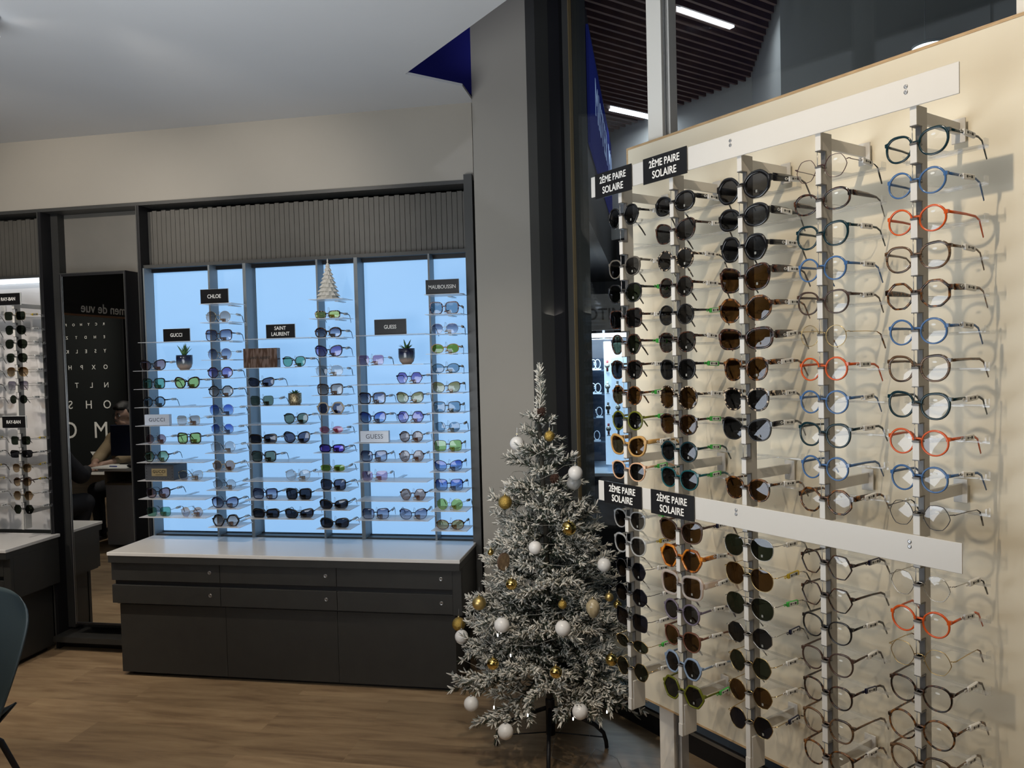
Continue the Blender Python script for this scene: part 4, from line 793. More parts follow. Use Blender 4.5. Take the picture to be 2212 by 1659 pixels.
# fairy lights
t = tag(empty('string_lights', (TX, TY, 0)), 'thin clear wire of small white fairy lights wound round the tree', 'string lights')
pts = []
for i in range(170):
    u = i/169; z = 0.32+0.95*u; r = tree_r(z)*(0.86+0.08*sin(i*1.9)); a = i*0.42; pts.append((r*cos(a), r*sin(a), z+0.02*sin(i*0.9)))
MB().tube(pts, 0.0007, M('clear_wire', (0.35, 0.34, 0.30), 0.3), 4).build('light_wire', t)
fl = [SP(-2.42, 2.02, 0.10), SP(-2.33, 1.95, 0.012), SP(-2.20, 1.90, 0.003), SP(-2.12, 1.95, 0.003), SP(-2.25, 2.02, 0.003), SP(-2.36, 2.0, 0.003), SP(-2.28, 1.86, 0.003), SP(-2.42, 1.82, 0.003), SP(-2.50, 1.9, 0.02), SP(-2.46, 1.98, 0.14)]
org = Vector((TX, TY, 0)); MB().tube([p-org for p in fl], 0.0008, M('clear_wire'), 4).build('light_wire', t)
m_bulb = M('fairy_bulb', (1, 1, 1), 0.3, emit=(1.0, 0.95, 0.88), es=9)
for px, py in ((1067, 1528), (1140, 1545), (1238, 1553), (1311, 1538), (1075, 1372), (1103, 1416), (1082, 1365)):
    P = on_tree(px, py, 0.98)-org
    for q in [P]: MB().sphere(q, 0.0032, m_bulb, 8, 6, (0.8, 0.8, 1.8)).tube([q, q+Vector((0.004, 0.01, 0.03))], 0.0012, M('clear_wire'), 4).build('bulb', t)

# ------------------------------------------------------------------ shell chair at left
t = tag(empty('shell_chair', (-2.33, 2.01, 0), radians(176)), 'dark grey-green plastic shell chair with black metal legs at left edge', 'chair')
m_shell = M('shell_plastic', (0.042, 0.060, 0.066), 0.45)
def shell():
    mb = MB(); nu, nv = 30, 44; vs = []
    for side in (0, 1):
        for j in range(nv+1):
            v = j/nv
            for i in range(nu+1):
                a = (i/nu-0.5)*2
                if v < 0.5:
                    q = v/0.5; y = -0.20+0.36*(1-q); z = 0.455-0.02*sin(q*pi); wd = 0.20+0.02*q; y2 = y+0.0; zz = z+0.05*abs(a)**2.6*q
                    P = Vector((a*wd, y, zz))
                else:
                    q = (v-0.5)/0.5; z = 0.455+0.40*q; y = -0.20-0.035*sin(q*1.6)-0.04*q; wd = 0.215+0.035*sin(q*pi*0.55)
                    if q > 0.72: wd *= sqrt(max(0.05, 1-((q-0.72)/0.42)**2.6))
                    P = Vector((a*wd, y+0.09*abs(a)**2.4*(1-0.55*q), z-0.02*abs(a)**3*q))
                vs.append(P+(Vector((0, -0.006, -0.004)) if side else Vector((0, 0.0, 0.002))))
    n1 = (nu+1)*(nv+1); fs = []
    for j in range(nv):
        for i in range(nu):
            q = [j*(nu+1)+i, j*(nu+1)+i+1, (j+1)*(nu+1)+i+1, (j+1)*(nu+1)+i]; fs.append(q); fs.append([n1+k for k in q[::-1]])
    rim = [i for i in range(nu+1)]+[j*(nu+1)+nu for j in range(1, nv+1)]+[nv*(nu+1)+i for i in range(nu-1, -1, -1)]+[j*(nu+1) for j in range(nv-1, 0, -1)]
    for a, b_ in zip(rim, rim[1:]+rim[:1]): fs.append([b_, a, n1+a, n1+b_])
    return mb.add(vs, fs, m_shell, True)
shell().build('seat_shell', t)
for sx in (-1, 1):
    for sy in (-1, 1): MB().tube([(sx*0.05, sy*0.05-0.02, 0.445), (sx*0.12, sy*0.10-0.02, 0.43), (sx*0.165, sy*0.15-0.02, 0.37), (sx*0.29, sy*0.235-0.02, 0.0)], [0.009, 0.010, 0.010, 0.008], m_black, 10).build('leg', t)

# ------------------------------------------------------------------ ceiling spot
t = tag(empty('ceiling_spotlight', (-2.36, 2.46, CZ)), 'small black adjustable spotlight on the white ceiling at top left', 'ceiling light')
MB().lathe([(0.045, -0.012), (0.045, 0)], M('lamp_grey', (0.35, 0.35, 0.37), 0.4), 20).build('ceiling_rose', t); MB().tube([(0, 0, -0.01), (0, 0, -0.05)], 0.008, m_black, 8).build('lamp_arm', t)
MB().tube([(-0.06, -0.03, -0.065), (0.02, 0.01, -0.075)], 0.028, m_black, 14).build('lamp_head', t); MB().sphere((0.022, 0.011, -0.075), 0.018, m_led, 10, 6).build('lamp_bulb', t)
spot((-2.38, 2.475, 2.835), (-2.05, 2.72, 2.90), 3.4, NEUT, 70, 0.9, 0.006)

# ------------------------------------------------------------------ reflected side of the shop (behind and left of the camera)
def V(px, py, yv):      # a point seen in the mirror, unfolded about the mirror plane
    P = atY(px, py, yv); return Vector((P.x, 2*YM-P.y, P.z))
yd = 2*YM-6.06
t = tag(empty('desk', (-4.6, yd, 0)), 'white topped fitting desk with pale side cabinet seen in the mirror', 'desk')
m_desk = M('desk_white', (0.62, 0.60, 0.56), 0.35); m_lt = M('grey_laminate', (0.30, 0.30, 0.31), 0.5); m_shelfw = noise_mat('desk_oak', [(0.3, (0.12, 0.09, 0.06)), (0.7, (0.17, 0.13, 0.09))], 20, 0.5, 3, (1, 1, 6), 0)
MB().box(-0.36, 0.75, -0.72, 0.05, 0.695, 0.72, m_desk, bev=0.002).build('desktop', t)
MB().box(-0.205, 0.30, -0.62, 0.0, 0.03, 0.565, m_lt).build('side_cabinet', t)
MB().box(-0.21, -0.19, -0.6, 0.005, 0.565, 0.695, m_shelfw).box(0.28, 0.30, -0.6, 0.005, 0.565, 0.695, m_shelfw).box(-0.19, 0.28, -0.6, 0.005, 0.565, 0.582, m_shelfw).box(-0.19, 0.28, -0.6, 0.005, 0.682, 0.695, m_shelfw).box(-0.19, 0.28, -0.6, -0.58, 0.58, 0.69, m_shelfw).build('niche', t)
MB().box(0.70, 0.74, -0.65, 0.0, 0.0, 0.695, m_lt).build('desk_side', t)
t = tag(empty('monitor', (-4.72, 2*YM-6.30, 0.72)), 'dark computer monitor standing on the fitting desk in the mirror', 'monitor')
MB().box(-0.205, 0.205, -0.03, 0.0, 0.075, 0.36, M('monitor_back', (0.006, 0.009, 0.028), 0.4), bev=0.004).build('screen_case', t); MB().box(-0.09, 0.09, -0.12, 0.04, 0.0, 0.01, m_black).box(-0.02, 0.02, -0.04, -0.03, 0.01, 0.14, m_black).build('monitor_stand', t)
for i, (x, y, a) in enumerate(((-4.78, 1.48, 0.1), (-4.62, 1.52, -0.3))):
    MB_ = MB().box(-0.148, 0.148, -0.105, 0.105, 0.7205+i*0.0008, 0.7210+i*0.0008, M('paper', (0.75, 0.74, 0.70), 0.7)); o = MB_.build('paper_sheet', None, (x, y, 0), (0, 0, a)); tag(o, ['white paper sheet left on the desk in the mirror', 'white paper sheet in front of the monitor on the desk'][i], 'paper', 'papers on the desk')
o = MB().tube([(0, 0, 0), (0.10, 0.04, 0.004)], 0.005, M('pen_blue', (0.02, 0.04, 0.35), 0.3), 8).build('pen', None, (-4.78, 1.56, 0.729)); tag(o, 'blue pen lying on the papers on the desk', 'pen')
o = MB().sphere((0, 0, 0.012), 0.05, m_black, 14, 8, (1.1, 0.7, 0.35)).build('computer_mouse', None, (-4.52, 1.60, 0.728)); tag(o, 'black computer mouse on the desk beside the monitor', 'mouse')
# eye chart wall
yc = 2*YM-8.4
t = tag(empty('eye_chart', (-6.85, yc, 0)), 'large black eye chart panel with rows of white letters seen in the mirror', 'eye chart')
MB().box(-0.62, 0.55, -0.05, 0, 0.3, 2.62, M('chart_black', (0.018, 0.020, 0.020), 0.15)).build('chart_panel', t); MB().box(0.52, 0.56, -0.04, 0.012, 0.2, 2.3, m_black).build('chart_frame', t)
rows = [(2.150, 0.045, 'R C Y H O F', 6), (1.992, 0.050, 'E H D T Z', 5), (1.820, 0.062, 'Y S E L K', 5), (1.622, 0.078, 'O X P H', 4), (1.400, 0.093, 'N L T', 3), (1.158, 0.145, 'O H S', 3), (0.838, 0.290, 'M O', 2), (0.42, 0.42, 'Z', 1)]
xr = -6.590
for z, sz, tx, n_ in rows:
    ls = tx.split(); step = {6: 0.105, 5: 0.130, 4: 0.165, 3: 0.205, 2: 0.44, 1: 0.3}[n_]
    if n_ == 3 and sz > 0.1: step = 0.255
    for k, ch in enumerate(ls):
        x = xr-k*step-(0.10 if n_ == 2 else 0.14 if n_ == 1 else 0)
        text(ch, sz, m_text, t, (x+6.85, 0.003, z), (pi/2, 0, pi), sx=0.95, bold=0.0, ext=0.001)
t = tag(empty('booth_fascia', (-6.26, -0.2, 2.2)), 'dark fascia with white eye test lettering above the booth in the mirror', 'sign')
MB().box(-0.05, 0, -1.3, 1.2, 0.02, 0.75, M('fascia_black', (0.012, 0.012, 0.013), 0.5)).build('fascia_board', t); MB().box(-0.055, 0.004, -1.3, 1.2, 0, 0.02, M('copper_strip', (0.25, 0.13, 0.07), 0.4)).build('copper_strip', t)
text('Examen de vue', 0.155, M('fascia_print', (0.85, 0.84, 0.80), 0.5), t, (0.003, -0.255, 0.09), (pi/2, 0, pi/2), sx=1.03, bold=0.010, ext=0.001)
# people (one continuous skin each, grown from blended balls)
def blob(name, balls, mat, parent, res=0.011, thr=0.35, loc=None):
    mball = bpy.data.metaballs.new('m_'+name); mball.resolution = res; mball.render_resolution = res; mball.threshold = thr
    o = bpy.data.objects.new('Zm'+name+str(len(bpy.data.metaballs)), mball); COL.objects.link(o)
    for q in balls:
        c, r = q[0], q[1]; e = mball.elements.new(); e.co = c; e.radius = r*1.42
        if len(q) > 2: e.type = 'ELLIPSOID'; e.size_x, e.size_y, e.size_z = q[2]
        e.stiffness = 2.0
    bpy.context.view_layer.update(); dg = bpy.context.evaluated_depsgraph_get(); me = bpy.data.meshes.new_from_object(o.evaluated_get(dg)); 
    bpy.data.objects.remove(o); me.materials.clear(); me.materials.append(mat)
    for p in me.polygons: p.use_smooth = True; p.material_index = 0
    return link(name, me, parent)
def chain(a, b_, ra, rb, n=8): return [(Vector(a).lerp(Vector(b_), i/(n-1)), ra+(rb-ra)*i/(n-1)) for i in range(n)]
m_skin = M('skin', (0.42, 0.26, 0.19), 0.5); m_hair = M('dark_hair', (0.010, 0.008, 0.008), 0.6); m_sweat = noise_mat('beige_knit', [(0.3, (0.27, 0.20, 0.12)), (0.7, (0.33, 0.25, 0.15))], 200, 0.9, 2, coat=0)
man = tag(empty('person', (-5.01, 1.02, -0.03), 0), 'person with dark hair, moustache and beige sweater seated behind the desk', 'person')
# local: faces +y and turned towards +x ... head turned towards -x in the mirror image
hc = Vector((0.0, 0.02, 1.165)); fd = Vector((-0.34, 0.94, 0)).normalized(); sd = Vector((-fd.y, fd.x, 0))
def HP(f, s_, u): return hc+fd*f+sd*s_+Vector((0, 0, u))
body = [(HP(0, 0, 0.035), 0.078), (HP(-0.025, 0, 0.03), 0.076), (HP(0.026, 0, 0.01), 0.056), (HP(0.045, 0, -0.045), 0.044), (HP(0.062, 0, -0.078), 0.022), (HP(0.03, 0.028, -0.06), 0.032), (HP(0.03, -0.028, -0.06), 0.032),
 (HP(0.085, 0, -0.012), 0.013), (HP(0.080, 0, 0.008), 0.010), (HP(0.072, 0, 0.03), 0.012), (HP(0.076, 0, -0.050), 0.012), (HP(-0.005, 0.079, -0.005), 0.016), (HP(-0.005, -0.079, -0.005), 0.016), (HP(-0.008, 0.082, 0.012), 0.013), (HP(-0.008, -0.082, 0.012), 0.013)]
body += chain(HP(-0.01, 0, -0.06), (0.0, 0.0, 1.0), 0.052, 0.056, 5)+chain((0, -0.02, 0.98), (0, -0.12, 0.50), 0.11, 0.13, 8)+chain((0.07, -0.02, 0.92), (0.07, -0.1, 0.55), 0.09, 0.09, 6)+chain((-0.07, -0.02, 0.92), (-0.07, -0.1, 0.55), 0.09, 0.09, 6)
arms = []
for sx in (-1, 1): arms += [chain((sx*0.16, -0.02, 0.935), (sx*0.19, 0.14, 0.790), 0.048, 0.042, 8), chain((sx*0.19, 0.14, 0.790), (sx*0.07, 0.36, 0.760), 0.042, 0.030, 9)]
for a in arms: body += a
for sx in (-1, 1):
    body += [(Vector((sx*0.05, 0.385, 0.756)), 0.030), (Vector((sx*0.035, 0.405, 0.752)), 0.028)]
    for k in range(4): 
        b0 = Vector((sx*(0.058-0.017*k), 0.42, 0.752)); body += chain(b0, b0+Vector((-sx*0.012, 0.040+0.008*(k in (1, 2)), -0.004)), 0.0105, 0.009, 4)+chain(b0+Vector((-sx*0.012, 0.045, -0.004)), b0+Vector((-sx*0.02, 0.066, -0.016)), 0.009, 0.0075, 3)
    body += chain((sx*0.02, 0.385, 0.755), (sx*-0.002, 0.425, 0.752), 0.011, 0.009, 4)
legs = []
for sx in (-1, 1): legs += [chain((sx*0.09, -0.12, 0.50), (sx*0.11, 0.30, 0.50), 0.085, 0.060, 9), chain((sx*0.11, 0.30, 0.50), (sx*0.11, 0.26, 0.09), 0.056, 0.038, 8)]
for l in legs: body += l
blob('body', body, m_skin, man)
sw = chain((0, -0.02, 0.965), (0, -0.12, 0.52), 0.125, 0.145, 9)+chain((0.08, -0.02, 0.93), (0.08, -0.1, 0.55), 0.102, 0.105, 6)+chain((-0.08, -0.02, 0.93), (-0.08, -0.1, 0.55), 0.102, 0.105, 6)
for a in arms: sw += [(c, r+0.012) for c, r in a if c.y < 0.30]
sw += chain((0.06, -0.02, 0.99), (0.17, -0.02, 0.95), 0.06, 0.062, 4)+chain((-0.06, -0.02, 0.99), (-0.17, -0.02, 0.95), 0.06, 0.062, 4)
blob('sweater', sw, m_sweat, man, 0.014)
blob('trousers', [(c, r+0.012) for l in legs for c, r in l]+[(Vector((0, -0.12, 0.50)), 0.14)], M('dark_trousers', (0.02, 0.02, 0.025), 0.8), man, 0.016)
for sx in (-1, 1): blob('shoe', chain((sx*0.11, 0.24, 0.045), (sx*0.11, 0.38, 0.035), 0.042, 0.034, 5), m_black, man, 0.012)
hair = [(HP(-0.035, 0, 0.070), 0.080), (HP(0.01, 0, 0.098), 0.060), (HP(0.055, 0.0, 0.098), 0.036), (HP(0.070, 0.03, 0.088), 0.022), (HP(0.070, -0.03, 0.088), 0.022), (HP(-0.06, 0, 0.02), 0.062), (HP(-0.02, 0.062, 0.055), 0.034), (HP(-0.02, -0.062, 0.055), 0.034), (HP(0.045, 0.045, 0.088), 0.024), (HP(0.045, -0.045, 0.088), 0.024)]
blob('hair', hair, m_hair, man, 0.010)
MB().tube([HP(0.088, -0.026, -0.040), HP(0.094, -0.012, -0.033), HP(0.096, 0, -0.034), HP(0.094, 0.012, -0.033), HP(0.088, 0.026, -0.040)], [0.003, 0.005, 0.004, 0.005, 0.003], m_hair, 8).build('moustache', man); MB().sphere(HP(0.087, 0, -0.072), 0.008, m_hair, 8, 6).build('goatee', man)
for sx in (-1, 1):
    MB().sphere(HP(0.069, sx*0.031, 0.012), 0.011, M('eye_white', (0.6, 0.6, 0.58), 0.2), 12, 8).sphere(HP(0.0765, sx*0.031, 0.012), 0.0055, M('iris', (0.02, 0.012, 0.008), 0.2), 8, 6).build('eye', man)
    MB().tube([HP(0.073, sx*0.048, 0.030), HP(0.082, sx*0.032, 0.036), HP(0.083, sx*0.016, 0.032)], 0.0035, m_hair, 6).build('eyebrow', man)
MB().tube([HP(0.086, -0.018, -0.0505), HP(0.090, 0, -0.050), HP(0.086, 0.018, -0.0505)], [0.003, 0.0045, 0.003], M('lips', (0.30, 0.12, 0.10), 0.5), 8).build('mouth', man)
mb = MB(); gm = M('fr_gunmetal', (0.05, 0.05, 0.055), 0.3, 0.6)
for sx in (-1, 1):
    mb.tube([HP(0.083, sx*0.033+0.022*cos(a*pi/8), 0.008+0.020*sin(a*pi/8)) for a in range(16)], 0.0013, gm, 5, closed=True); mb.tube([HP(0.080, sx*0.055, 0.012), HP(0.03, sx*0.078, 0.014), HP(-0.01, sx*0.082, 0.018)], 0.001, gm, 4)
mb.tube([HP(0.084, -0.012, 0.012), HP(0.087, 0, 0.015), HP(0.084, 0.012, 0.012)], 0.0012, gm, 5); mb.build('eyeglasses', man)
# seat of the man
t = tag(empty('office_chair', (-5.05, 0.88, 0)), 'black chair of the man behind the fitting desk', 'chair')
MB().box(-0.22, 0.22, -0.22, 0.22, 0.36, 0.40, m_black, bev=0.01).build('seat', t); MB().box(-0.2, 0.2, -0.30, -0.26, 0.42, 0.85, m_black, bev=0.01).build('backrest', t); MB().tube([(0, 0, 0.05), (0, 0, 0.37)], 0.03, m_black, 10).build('column', t)
for a in range(5): MB().tube([(0, 0, 0.07), (0.26*cos(a*2*pi/5), 0.26*sin(a*2*pi/5), 0.03)], 0.02, m_black, 6).build('leg', t)
# customer in black, seated on the near side of the desk
cus = tag(empty('person', (-4.80, 2.33, 0), 0), 'person in a black jacket and tracksuit trousers seated at the desk', 'person')
m_jack = M('black_jacket', (0.006, 0.007, 0.012), 0.7)
T0 = Vector((-0.02, 0.04, 0)); cb = chain((0.02, 0.02, 0.90), (0.04, 0.06, 0.52), 0.12, 0.14, 8)+chain((0.10, 0.02, 0.88), (0.10, 0.05, 0.55), 0.09, 0.1, 6)+chain((-0.07, 0.0, 0.88), (-0.05, 0.05, 0.55), 0.09, 0.1, 6)
ca = chain((-0.16, 0.0, 0.90), (-0.21, -0.14, 0.74), 0.055, 0.046, 7)+chain((-0.21, -0.14, 0.74), (-0.10, -0.33, 0.755), 0.042, 0.030, 7)+chain((0.20, 0.0, 0.90), (0.25, -0.14, 0.74), 0.055, 0.046, 7)+chain((0.25, -0.14, 0.74), (0.14, -0.33, 0.755), 0.042, 0.030, 7)
cl = []
for sx, ex in ((-1, -0.16), (1, 0.05)): cl += chain((sx*0.09, 0.05, 0.50), (sx*0.12+ex*0.3, -0.30, 0.49), 0.09, 0.065, 9)+chain((sx*0.12+ex*0.3, -0.30, 0.49), (sx*0.10+ex*0.2, -0.20, 0.10), 0.060, 0.042, 8)
chd = chain((0.02, 0.0, 1.0), (0.02, -0.01, 1.08), 0.055, 0.055, 3)+[(Vector((0.02, -0.03, 1.17)), 0.075), (Vector((0.02, -0.005, 1.20)), 0.080), (Vector((0.02, -0.075, 1.12)), 0.030), (Vector((0.02, -0.115, 1.155)), 0.013), (Vector((0.098, -0.01, 1.16)), 0.015), (Vector((-0.058, -0.01, 1.16)), 0.015)]
hands = []
for bx_ in (-0.10, 0.14):
    hands += [(Vector((bx_, -0.36, 0.752)), 0.028)]
    for k in range(4): hands += chain((bx_-0.02+0.014*k, -0.385, 0.752), (bx_-0.02+0.014*k, -0.44, 0.742), 0.010, 0.008, 4)
    hands += chain((bx_+0.025, -0.36, 0.75), (bx_+0.045, -0.395, 0.748), 0.011, 0.009, 3)
blob('body', cb+ca+cl+chd+hands, m_skin, cus, 0.014)
blob('jacket', [(c, r+0.016) for c, r in cb+ca]+chain((-0.05, 0, 0.96), (-0.16, 0, 0.91), 0.065, 0.07, 4)+chain((0.09, 0, 0.96), (0.20, 0, 0.91), 0.065, 0.07, 4), m_jack, cus, 0.016)
blob('trousers', [(c, r+0.014) for c, r in cl]+[(Vector((0, 0.05, 0.50)), 0.15)], m_jack, cus, 0.016)
MB().tube([(-0.205, 0.02, 0.60), (-0.245, -0.15, 0.57), (-0.262, -0.30, 0.55), (-0.25, -0.37, 0.49), (-0.235, -0.34, 0.30), (-0.205, -0.27, 0.12)], 0.004, m_text, 6).build('trouser_stripe', cus)
blob('hair', [(Vector((0.02, 0.015, 1.225)), 0.088), (Vector((0.02, 0.04, 1.17)), 0.07), (Vector((0.02, -0.05, 1.255)), 0.05)], m_hair, cus, 0.014)
for sx in (-0.14, 0.12): blob('shoe', chain((sx, -0.20, 0.045), (sx, -0.34, 0.035), 0.044, 0.034, 5), m_black, cus, 0.014)
t = tag(empty('shell_chair', (-4.78, 2.40, 0)), 'black chair under the person in the black jacket', 'chair')
MB().box(-0.23, 0.23, -0.22, 0.20, 0.33, 0.36, m_black, bev=0.01).build('seat', t); MB().box(-0.2, 0.2, 0.24, 0.27, 0.36, 0.78, m_black, bev=0.01).build('backrest', t)
for sx in (-1, 1):
    for sy in (-1, 1): MB().tube([(sx*0.12, sy*0.12, 0.34), (sx*0.24, sy*0.22, 0)], 0.011, m_black, 8).build('leg', t)

# ------------------------------------------------------------------ mall outside the window
struct(MB().box(-6, 10, -6, 0, -0.06, -0.002, M('mall_floor', (0.06, 0.058, 0.055), 0.4), T45(0, 8.35, 0)).build('floor_outside'))
m_bulk = M('bulkhead_grey', (0.26, 0.25, 0.24), 0.7)
q1 = Vector((0.718, 5.32)); zs = 3.4
mb = MB(); ms1 = noise_mat('slat_wood', [(0.3, (0.05, 0.026, 0.018)), (0.7, (0.085, 0.045, 0.032))], 8, 0.6, 3, coat=0)
# slats run perpendicular to the window; clipped by s and p ranges
for i in range(100):
    s_ = -7.5+i*0.068; 
    if s_ > -1.5: break
    mb.box(s_, s_+0.018, 2.3, min(4.26, 0.94-s_), zs, zs+0.06, ms1, T45(0, 0, 0))
o = mb.build('ceiling_slats'); struct(o)
struct(MB().box(-8, -2.2, 2.5, 4.4, zs+0.10, zs+0.12, m_black, T45(0, 0, 0)).build('ceiling_void'))
struct(MB().box(-9, -3.24, 4.27, 4.32, 2.55, 4.2, m_bulk, T45(0, 0, 0)).build('wall_bulkhead')); struct(MB().box(0.69, 0.74, 3.985, 5.34, 2.3, 4.4, m_bulk).build('wall_bulkhead')); struct(MB().box(-2.36, 2.6, 3.28, 3.33, 1.6, 4.4, m_bulk, T45(0, 0, 0)).build('wall_bulkhead'))
for a, b_, wh in (((0.176, 4.163), (0.474, 4.459), 'nearer'), ((-0.259, 5.709), (0.06, 6.02), 'farther')):
    t = tag(empty('linear_light', ((a[0]+b_[0])/2, (a[1]+b_[1])/2, zs), pi/4), f'{wh} white linear light in the slatted ceiling outside', 'ceiling light', 'linear lights outside'); l_ = (Vector(b_)-Vector(a)).length/2
    MB().box(-l_, l_, -0.016, 0.016, -0.01, 0.03, m_led).build('diffuser', t)
    area((t.location.x, t.location.y, zs-0.05), (t.location.x, t.location.y, 0), 4, COOL, 0.4, 0.05)
# dark soffit with sign
struct(MB().box(-2.4, -0.30, 3.98, 7.3, 2.30, zs+0.1, M('soffit_black', (0.010, 0.010, 0.012), 0.7)).build('wall_soffit'))
t = tag(empty('shop_sign', (-0.285, 5.45, 3.0)), 'dark blue backlit shop sign running along the black soffit outside', 'sign'); MB().box(-0.012, 0.0, -1.45, 1.75, -0.30, 0.30, M('sign_blue', (0.004, 0.006, 0.04), 0.9, emit=(0.010, 0.014, 0.09), es=0.5, spec=0.0)).build('sign_board', t)
text('MISTER MINIT', 0.30, M('sign_letters', (0.2, 0.25, 0.35), 0.9, emit=(0.20, 0.28, 0.50), es=0.35, spec=0.0), t, (0.003, 0.15, 0.06), (pi/2, 0, pi/2), sx=1.15, bold=0.0, ext=0.001, space=1.15)
t = tag(empty('lamp_reflection', (1.10, 3.30, 2.78)), 'glowing round pendant lamp above the panel, standing in for a reflection in the window', 'pendant lamp')  # reflection of an indoor lamp, built as a lamp outside
MB().lathe([(0.066, -0.006), (0.062, -0.012), (0.001, -0.014)], m_led, 28).build('diffuser', t); MB().lathe([(0.067, -0.006), (0.067, 0.004), (0.05, 0.012), (0.01, 0.018)], M('lamp_shade', (0.4, 0.4, 0.4), 0.4), 28).build('lamp_shade', t); MB().tube([(-0.02, 0, 0.01), (-0.02, 0, 1.4)], 0.0012, m_steel, 4).build('cable', t)
# watch kiosk
KM = Matrix.Translation((-0.36, 5.45, 0)) @ Matrix.Rotation(radians(2), 4, 'Z')
t = empty('watch_kiosk'); t.matrix_world = KM; tag(t, 'lit glass watch display kiosk seen through the window beside the tree', 'kiosk')
m_kw = M('kiosk_white', (0.70, 0.78, 0.88), 0.35); m_kt = M('backlit_tower', (0.5, 0.55, 0.6), 0.35, emit=(0.50, 0.68, 0.95), es=1.1); m_kd = M('kiosk_dark', (0.012, 0.014, 0.020), 0.4)
MB().box(-0.24, 0.40, -0.20, 0.45, 0.0, 0.78, m_kd).build('plinth', t); MB().box(-0.24, 0.40, -0.20, 0.45, 0.781, 0.80, m_kw).build('base_plate', t)
MB().box(-0.17, 0.40, -0.20, 0.45, 1.742, 1.756, m_led).build('light_strip', t).__setitem__('label', 'glowing white top strip'); MB().box(-0.24, -0.235, -0.20, 0.45, 0.8, 1.76, m_glass).box(-0.235, 0.40, -0.205, -0.20, 0.8, 1.735, m_glass).build('glass_case', t)
MB().prism([(0.035, -0.12), (0.085, -0.14), (0.30, -0.06), (0.30, 0.2), (0.035, 0.2)], 'z', 0.85, 1.70, m_kt).build('white_tower', t)
MB().box(-0.20, -0.15, 0.10, 0.14, 0.82, 1.72, M('kiosk_grey', (0.20, 0.24, 0.28), 0.4)).build('rear_column', t)
MB().box(-0.24, 0.40, 0.43, 0.44, 0.8, 1.735, M('kiosk_back', (0.03, 0.05, 0.09), 0.3)).build('rear_panel', t)
for z in (1.50, 1.33, 1.16, 0.99): MB().box(-0.20, 0.03, 0.05, 0.40, z-0.006, z, M('kiosk_shelf', (0.10, 0.14, 0.20), 0.2)).build('case_shelf', t)
hb = MB().box(-0.24, 0.40, -0.215, -0.205, 1.775, 2.02, M('kiosk_header', (0.085, 0.09, 0.10), 0.5)).build('header_board', t); text('INOTIME', 0.11, M('header_ink', (0.003, 0.003, 0.004), 0.6), hb, (0.02, -0.217, 1.88), sx=0.95, ext=0.0005)
area((-0.40, 5.27, 1.72), (-0.40, 5.30, 0.8), 9, COOL, 0.4, 0.3)
def watch(x, y, z, strap, face, lab, tilt=0.0):
    P = KM @ Vector((x, y, z)); t = tag(empty('wristwatch', P), lab, 'watch', 'watches in the kiosk')
    MB().tube([(0, 0.004, 0.036), (0, -0.002, 0.02), (0, -0.002, 0.0)], 0.0085, M('strap_'+strap[0], strap[1], 0.5), 6, flat=(1, 0.25)).tube([(0, -0.002, 0.0), (0, -0.002, -0.02), (0, 0.003, -0.042)], 0.0085, M('strap_'+strap[0]), 6, flat=(1, 0.25)).build('strap', t)
    MB().lathe([(0.017, 0), (0.0175, 0.003), (0.015, 0.006), (0.014, 0.0055)], m_chrome, 18, Matrix.Translation((0, -0.002, 0)) @ Matrix.Rotation(pi/2, 4, 'X')).lathe([(0.0135, 0.0056), (0.0135, 0.006)], M('face_'+face[0], face[1], 0.3), 16, Matrix.Translation((0, -0.002, 0)) @ Matrix.Rotation(pi/2, 4, 'X')).build('watch_case', t)
    MB().box(-0.012, 0.012, 0.002, 0.02, -0.05, -0.044, m_kw).build('watch_holder', t)
SR, SB_, SS, SK = ('red', (0.30, 0.02, 0.03)), ('tan', (0.35, 0.14, 0.06)), ('steel', (0.5, 0.5, 0.5)), ('black', (0.02, 0.02, 0.02)); FWH, FBK = ('white', (0.7, 0.7, 0.7)), ('black', (0.02, 0.02, 0.02))
WN = ['silver watch on a red strap, top left of white tower', 'silver watch on a tan strap, top right of white tower', 'steel watch with pale dial, second down left of tower', 'dark watch, second down right of tower', 'watch with black dial, third down left of tower', 'pale watch, third down right of tower', 'silver watch on a red strap, lowest left of tower', 'silver watch, lowest right of tower']
for i, (z, sl, sr) in enumerate(((1.535, (SR, FWH), (SB_, FWH)), (1.39, (SS, FWH), (SK, FBK)), (1.245, (SK, FBK), (SS, FWH)), (1.10, (SR, FWH), (SS, FWH)))):
    watch(0.058, -0.145, z, *sl, WN[2*i]); watch(0.125, -0.135, z, *sr, WN[2*i+1])
k_ = 0
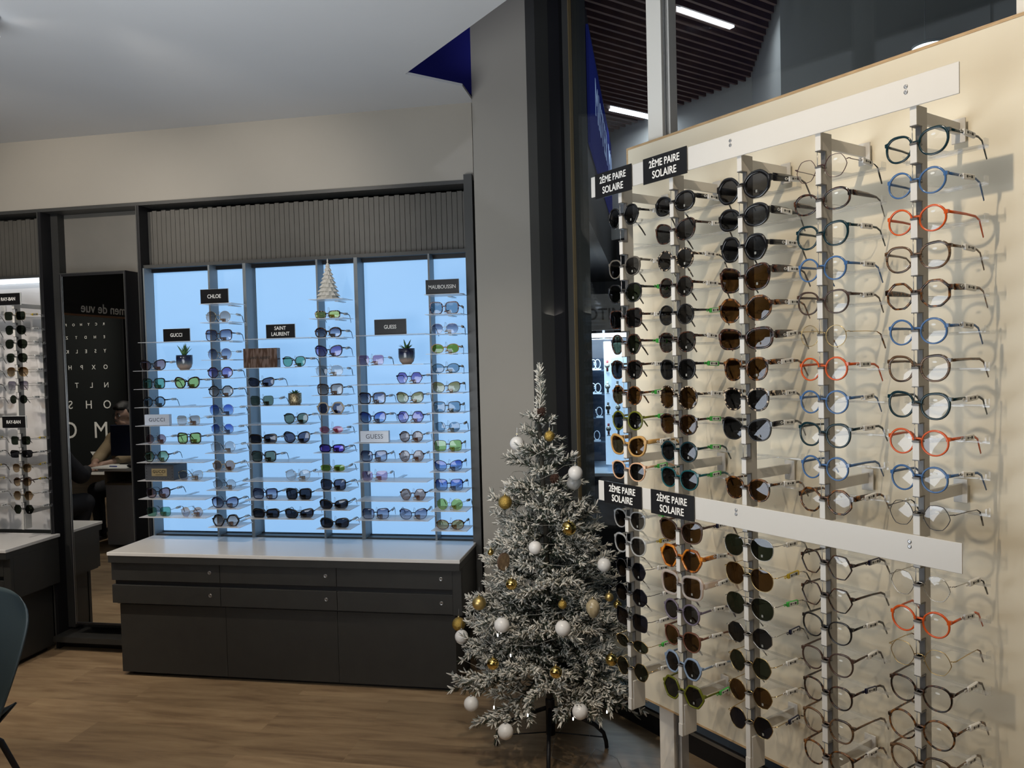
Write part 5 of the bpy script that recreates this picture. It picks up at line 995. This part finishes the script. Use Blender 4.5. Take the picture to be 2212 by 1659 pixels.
for z, xs in ((1.50, (-0.075, -0.045, -0.015)), (1.33, (-0.05, -0.015)), (0.99, (-0.03,)), (1.16, (-0.01,))):
    for x in xs:
        P = KM @ Vector((x, 0.06, z)); k_ += 1; o = empty('wristwatch', P); tag(o, ['pale watch on white C stand, left of three on top kiosk shelf', 'pale watch on white stand, middle of three on top kiosk shelf', 'pale watch on white stand, right of three on top kiosk shelf', 'white banded watch, left on second kiosk shelf', 'white banded watch, right on second kiosk shelf', 'white banded watch alone on the lowest kiosk shelf', 'white banded watch alone on third kiosk shelf'][k_-1], 'watch', 'watches in the kiosk')
        MB().tube([(0.0, 0.0, 0.045+0.032*sin(a*pi/7)) if 0 else (0.020*cos(a*pi/7), 0, 0.045+0.032*sin(a*pi/7)) for a in range(14)], 0.006, m_kw, 6, closed=True, flat=(0.5, 1.6)).build('strap', o); MB().lathe([(0.015, 0), (0.013, 0.006)], m_chrome, 14, Matrix.Translation((-0.022, 0, 0.05)) @ Matrix.Rotation(-pi/2, 4, 'Y')).build('watch_case', o); MB().box(-0.02, 0.025, -0.02, 0.02, 0.001, 0.012, m_kw).build('watch_holder', o)
# far dark shop behind
struct(MB().box(-2.6, 0.9, 7.4, 7.5, 0, 3.4, M('far_wall', (0.014, 0.016, 0.022), 0.6)).build('wall_far'))
t = tag(empty('shop_unit', (-0.75, 7.2, 0)), 'dark navy shop unit with pale ledge in the dim mall', 'cabinet'); MB().box(-0.6, 0.12, -0.1, 0.15, 0, 2.28, M('unit_navy', (0.006, 0.012, 0.045), 0.4)).build('unit_body', t); MB().box(-0.6, 0.45, -0.16, 0.1, 1.68, 1.73, M('ledge_grey', (0.10, 0.12, 0.15), 0.5)).build('ledge', t)
t = tag(empty('light_house', (-0.42, 7.06, 1.731)), 'small grey house shaped display with a white light tube inside', 'decoration'); MB().prism([(-0.07, 0), (0.09, 0), (0.09, 0.24), (0.01, 0.36), (-0.07, 0.24)], 'y', 0, 0.05, M('house_grey', (0.12, 0.13, 0.15), 0.5)).build('house_shape', t); MB().box(-0.012, 0.008, -0.01, -0.002, 0.03, 0.21, M('tube_led', (1, 1, 1), 0.4, emit=(0.7, 0.8, 1), es=1.5)).build('light_tube', t)
